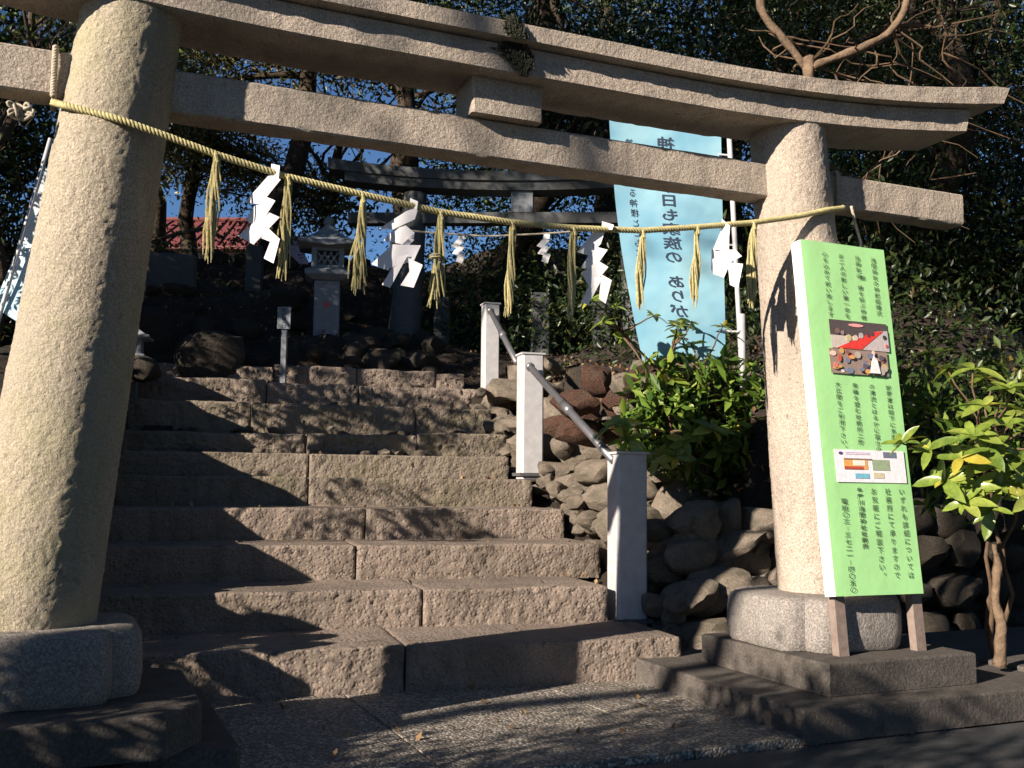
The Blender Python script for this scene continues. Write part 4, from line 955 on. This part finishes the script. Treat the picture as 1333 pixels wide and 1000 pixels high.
OV = 'unseen overhanging trees added around the viewer'
tree((-3.7, 5.6, 2), (-3.7, 5.0, 4.4), .06, [((-3.6, 4.9, 3.9), (.5, 1.3, .9), 1.7)], 'leaf_mid', 'unseen small tree added on the left bank to shade the upper steps', lsize=.12, K=40, Mn=34, cr=.2, limbs=3)  # out of view, added only to shade the upper steps
tree((-5.5, 14.5, 4), (-3, 9.5, 11), .35, [((-1.5, 7.2, 12.0), (4.5, 3.2, 1.2), 1.3)], 'leaf_dark', 'unseen canopy tree added high above the steps to block sky light', lsize=.28, K=110, Mn=60, cr=.6, group=None)  # first of the unseen canopies and trees added to block sky light
tree((9.5, 1.0, 1), (7.5, .5, 11), .35, [((5.5, 1.5, 12.0), (4.5, 3.4, 1.3), 1.3)], 'leaf_dark', 'unseen canopy tree added high above the right gate pillar to block sky light', lsize=.28, K=110, Mn=60, cr=.6)
tree((-3.5, -10, 0), (-1.5, -5, 9.0), .3, [((-1.0, -3.5, 10.0), (4.8, 3.6, .9), 1.4)], 'leaf_dark', 'unseen high canopy added above the viewer in front of the gate to block sky light', lsize=.28, K=110, Mn=60, cr=.6)
tree((3.5, -12.5, 0), (3.5, -12, 9), .35, [((3, -11.5, 7.0), (6, 2.6, 4.6), 1.6)], 'leaf_dark', 'unseen broad tree added behind the viewer to block sky light', lsize=.3, K=130, Mn=60, cr=.7)
tree((11.5, -5, 0), (11.5, -5, 9), .35, [((11, -4.5, 5.5), (2.4, 5, 4.6), 1.6)], 'leaf_dark', 'unseen broad tree added right of the viewer across the road to block sky light', lsize=.3, K=130, Mn=60, cr=.7)
shrub((-3.3, 2.6, 1.4), [((-3.3, 2.3, 2.55), (.4, .9, .5), .35)], 'unseen sparse shrub added on the left bank to drop streaky shade on the steps', K=40, Mn=26, cr=.14, lsize=.11)  # out of view, added for the streaky shade it casts
# undergrowth
def scatter(name, n, xr_, yr_, zoff, size, mat, label, cond=None, spread=.12, M_=14):
    C_ = []
    while len(C_) < n:
        x = rnd.uniform(*xr_); y = rnd.uniform(*yr_)
        if cond and not cond(x, y): continue
        C_.append((x, y, grade(x, y) + rnd.uniform(*zoff)))
    C_ = np.array(C_); P = (C_[:, None, :] + rg.normal(size=(n, M_, 3)) * spread).reshape(-1, 3)
    return tag(link(name, leaves_mesh(name, P, size, mat)), label, kind='stuff')
off = lambda x, y: not (-.9 < (Vector((x, y, 0)) - S0).dot(SE) < 3.6 and (Vector((x, y, 0)) - S0).dot(SN) < 7.5)
scatter('undergrowth', 900, (3.6, 12), (1.7, 12), (.05, 1.3), .10, 'leaf_dark', 'dark green undergrowth on the right slope', off, .2, 30)
scatter('undergrowth', 260, (3.2, 7), (9.5, 14), (.1, 1.6), .10, 'leaf_mid', 'green undergrowth behind the rear gate', off, .25, 24)
scatter('undergrowth', 200, (-4, 1.5), (12.5, 17), (.0, .5), .10, 'leaf_olive', 'olive undergrowth on the left hilltop', off, .2, 20)
scatter('undergrowth', 300, (-9, -3), (4, 14), (.1, 1.6), .12, 'leaf_dark', 'dark undergrowth at the left side', off, .25, 24)
def litter(n, xr_, yr_, label, cond=off, size=.055):
    C_ = []
    while len(C_) < n:
        x = rnd.uniform(*xr_); y = rnd.uniform(*yr_)
        if cond(x, y): C_.append((x, y, grade(x, y) + .03 + .10 * mn.noise(Vector((x, y, 0)) * 1.1) + .06 * mn.noise(Vector((x, y, 0)) * 3.7)))
    return tag(link('leaf_litter', leaves_mesh('leaf_litter', np.array(C_), size, 'deadleaf', 3.0, .6)), label, kind='stuff')
litter(6000, (-3.5, 4.5), (6.5, 16), 'dry brown fallen leaves over the hillside')
litter(3500, (1.9, 7), (1.5, 6), 'fallen leaves among the rocks on the right slope')

# broad leaved bushes with whorls of single leaves
def leaf_shape(L, w_, curl, fold):
    v = []; f = []; n = 5
    for i in range(n + 1):
        t = i / n; ww = w_ * math.sin(math.pi * (t * .92 + .06)) ** .8 * (1 if t < 1 else .1); z = curl * (t ** 1.6) * L
        v += [(t * L, -ww / 2, z + fold * ww), (t * L, 0, z), (t * L, ww / 2, z + fold * ww)]
    for i in range(n):
        a = i * 3; f += [(a, a + 1, a + 4, a + 3), (a + 1, a + 2, a + 5, a + 4)]
    return v, f
LM = []
for L, w_, cu_, fo in ((.125, .048, -.25, .2), (.105, .042, -.1, .25), (.135, .052, -.45, .15), (.09, .040, .05, .25)):
    v, f = leaf_shape(L, w_, cu_, fo); LM.append(mesh('leaf', v, f, 'leaf_big', True))
def whorl_bush(name, base, tips, label, scale=1., nl=8, stuff=0, trunk=None, stuff_r=(.3, .3, .3), stuff_c=None, mat='leaf_bush'):
    root = tag(empty(name, base), label, 'bush'); B = Vector(base)
    mb = MB(); hubs = {}
    for t in tips:
        t = Vector(t); hub = B.lerp(t, .45) + Vector((0, 0, .15)) if trunk is None else min([Vector(h) for h in trunk], key=lambda h: (h - t).length)
        pp = wander(hub, t, 5, .12); mb.tube([p - B for p in pp], [.011 * (1 - .55 * i / 5) for i in range(6)], 5)
        dr = (pp[-1] - pp[-2]).normalized(); dr = (dr + Vector((0, 0, .9))).normalized(); qn = dr.to_track_quat('Z', 'Y')
        for k in range(nl + rnd.randint(-1, 2)):
            az = 6.283 * k / nl + rnd.uniform(-.3, .3); el_ = rnd.uniform(-.15, .55) 
            o = link('leaf', rnd.choice(LM), root, t - B)
            q = qn.to_matrix() @ Matrix.Rotation(az, 3, 'Z') @ Matrix.Rotation(-el_, 3, 'Y') @ Matrix.Rotation(rnd.uniform(-.4, .4), 3, 'X')
            o.rotation_euler = q.to_euler(); s_ = scale * rnd.uniform(.7, 1.15); o.scale = (s_,) * 3
    if trunk:
        for h in trunk: pp = wander(B, h, 7, .10); mb.tube([p - B for p in pp], [.02 * (1 - .6 * i / 7) for i in range(8)], 6)
    mb.obj('stems', 'twig', root, True)
    if stuff:
        P, _ = clumps(stuff_c, stuff_r, stuff, 14, .06); o = link('inner_foliage', leaves_mesh('inner_foliage', P - np.array(base), .095 * scale, mat, 1., .38), root); o['kind'] = 'stuff'
    return root
tipsR = [(2.55, -.93, 1.72), (2.75, -.95, 1.82), (2.45, -.95, 1.55), (2.98, -.7, 1.85), (3.1, -.75, 1.62), (2.35, -.95, 1.42), (2.58, -.98, 1.40), (2.80, -.95, 1.42), (2.70, -.9, 1.28), (2.5, -.9, 1.26), (2.95, -.85, 1.25), (3.05, -.75, 1.42), (2.22, -.86, 1.47), (2.08, -.80, 1.50), (3.2, -.6, 1.30), (2.85, -.7, 1.58), (3.15, -.4, 1.95), (2.9, -.35, 2.0), (3.3, -.5, 1.75), (3.35, -.3, 1.5), (2.38, -.8, 1.30), (2.68, -.75, 1.95), (3.0, -.95, 1.10), (3.15, -.9, 1.28), (3.3, -.75, 1.12), (3.1, -.95, 1.45), (2.62, -.9, 1.14), (2.42, -.9, 1.18), (3.3, -.7, 1.5), (2.7, -.95, 1.62), (2.9, -.9, 1.7), (2.55, -.95, 1.48), (3.25, -.7, 1.9), (3.05, -.8, 1.35), (2.8, -1.0, 1.22)]
whorl_bush('broadleaf_bush', (3.45, -.15, .14), tipsR, 'sunlit yellow green broadleaf bush right of the notice board, one twig crossing its edge', 1.25, 7, trunk=[(2.9, -.6, 1.35), (3.15, -.45, 1.5), (3.2, -.6, 1.2)], stuff=22, stuff_c=(3.1, -.2, 1.5), stuff_r=(.45, .3, .45))
tipsC = []
for k in range(26): tipsC.append((rnd.uniform(2.15, 3.45), rnd.uniform(2.0, 2.45), rnd.uniform(1.4, 2.35)))
for k in range(8): tipsC.append((rnd.uniform(2.1, 3.2), rnd.uniform(1.7, 1.95), rnd.uniform(1.25, 1.75)))
tipsC += [(1.80, 1.75, 1.60), (1.72, 1.8, 1.72)]
whorl_bush('broadleaf_bush', (2.75, 2.1, 1.35), tipsC, 'sunlit green broadleaf bush between nearest rail post and right gate pillar, below the blue banner', 1.55, 7, trunk=[(2.4, 2.1, 1.7), (2.7, 2.1, 1.8), (3.1, 2.1, 1.9)], stuff=230, stuff_c=(2.85, 2.15, 1.78), stuff_r=(.85, .32, .62))
tipsD = [(rnd.uniform(1.85, 2.9), rnd.uniform(1.9, 2.35), rnd.uniform(2.2, 2.75)) for k in range(14)] + [(1.62, 2.0, 2.72), (1.75, 2.05, 2.55)]
whorl_bush('leafy_sapling', (2.9, 2.0, 1.6), tipsD, 'dark leafy twigs reaching left across the foot of the blue banner', .95, 7, trunk=[(2.4, 2.1, 2.3), (1.95, 2.1, 2.5), (2.7, 2.05, 2.2)])
shrub((4.9, 2.2, 1.4), [((4.9, 2.1, 1.9), (1.0, .35, .5), 1.0), ((6.3, 2.4, 2.0), (1.0, .5, .6), 1.0)], 'dim broad leaved shrub behind the notice board and the sunlit bush', 'leaf_mid', .13, 50, 26, .2)
shrub((8.6, 5.2, 3.2), [((8.4, 5.0, 4.1), (1.4, .5, .8), 1.3), ((10.6, 5.4, 4.3), (1.6, .6, .9), 1.3)], 'dark shrub on the ridge at the right edge of the picture', 'leaf_dark', .11, 90, 60, .3)
shrub((-2.9, 7.6, 3), [((-2.9, 7.6, 5.0), (.7, .6, .9), 1.2), ((-3.0, 7.8, 3.6), (.8, .6, .8), 1)], 'dark shrub in the gap left of the left gate pillar', 'leaf_dark', .11, 70, 50, .25)
# dead stick leaning by the wall at right
mb = MB(); Q, _ = resample([(3.30, -.1, .18), (3.31, -.12, .42), (3.29, -.10, .62), (3.33, -.1, .78), (3.29, -.1, .92)], 24, 1); mb.tube(Q, list(np.linspace(.04, .018, 24)), 8); me = mb.mesh('dead_stump', 'bark_pale', True); displace(me, .02, 12, 1); me.transform(Matrix.Translation((-.16, -.35, 0)))
tag(link('dead_stump', me), 'pale crooked dead stick standing in the dark at the right edge', 'stick')
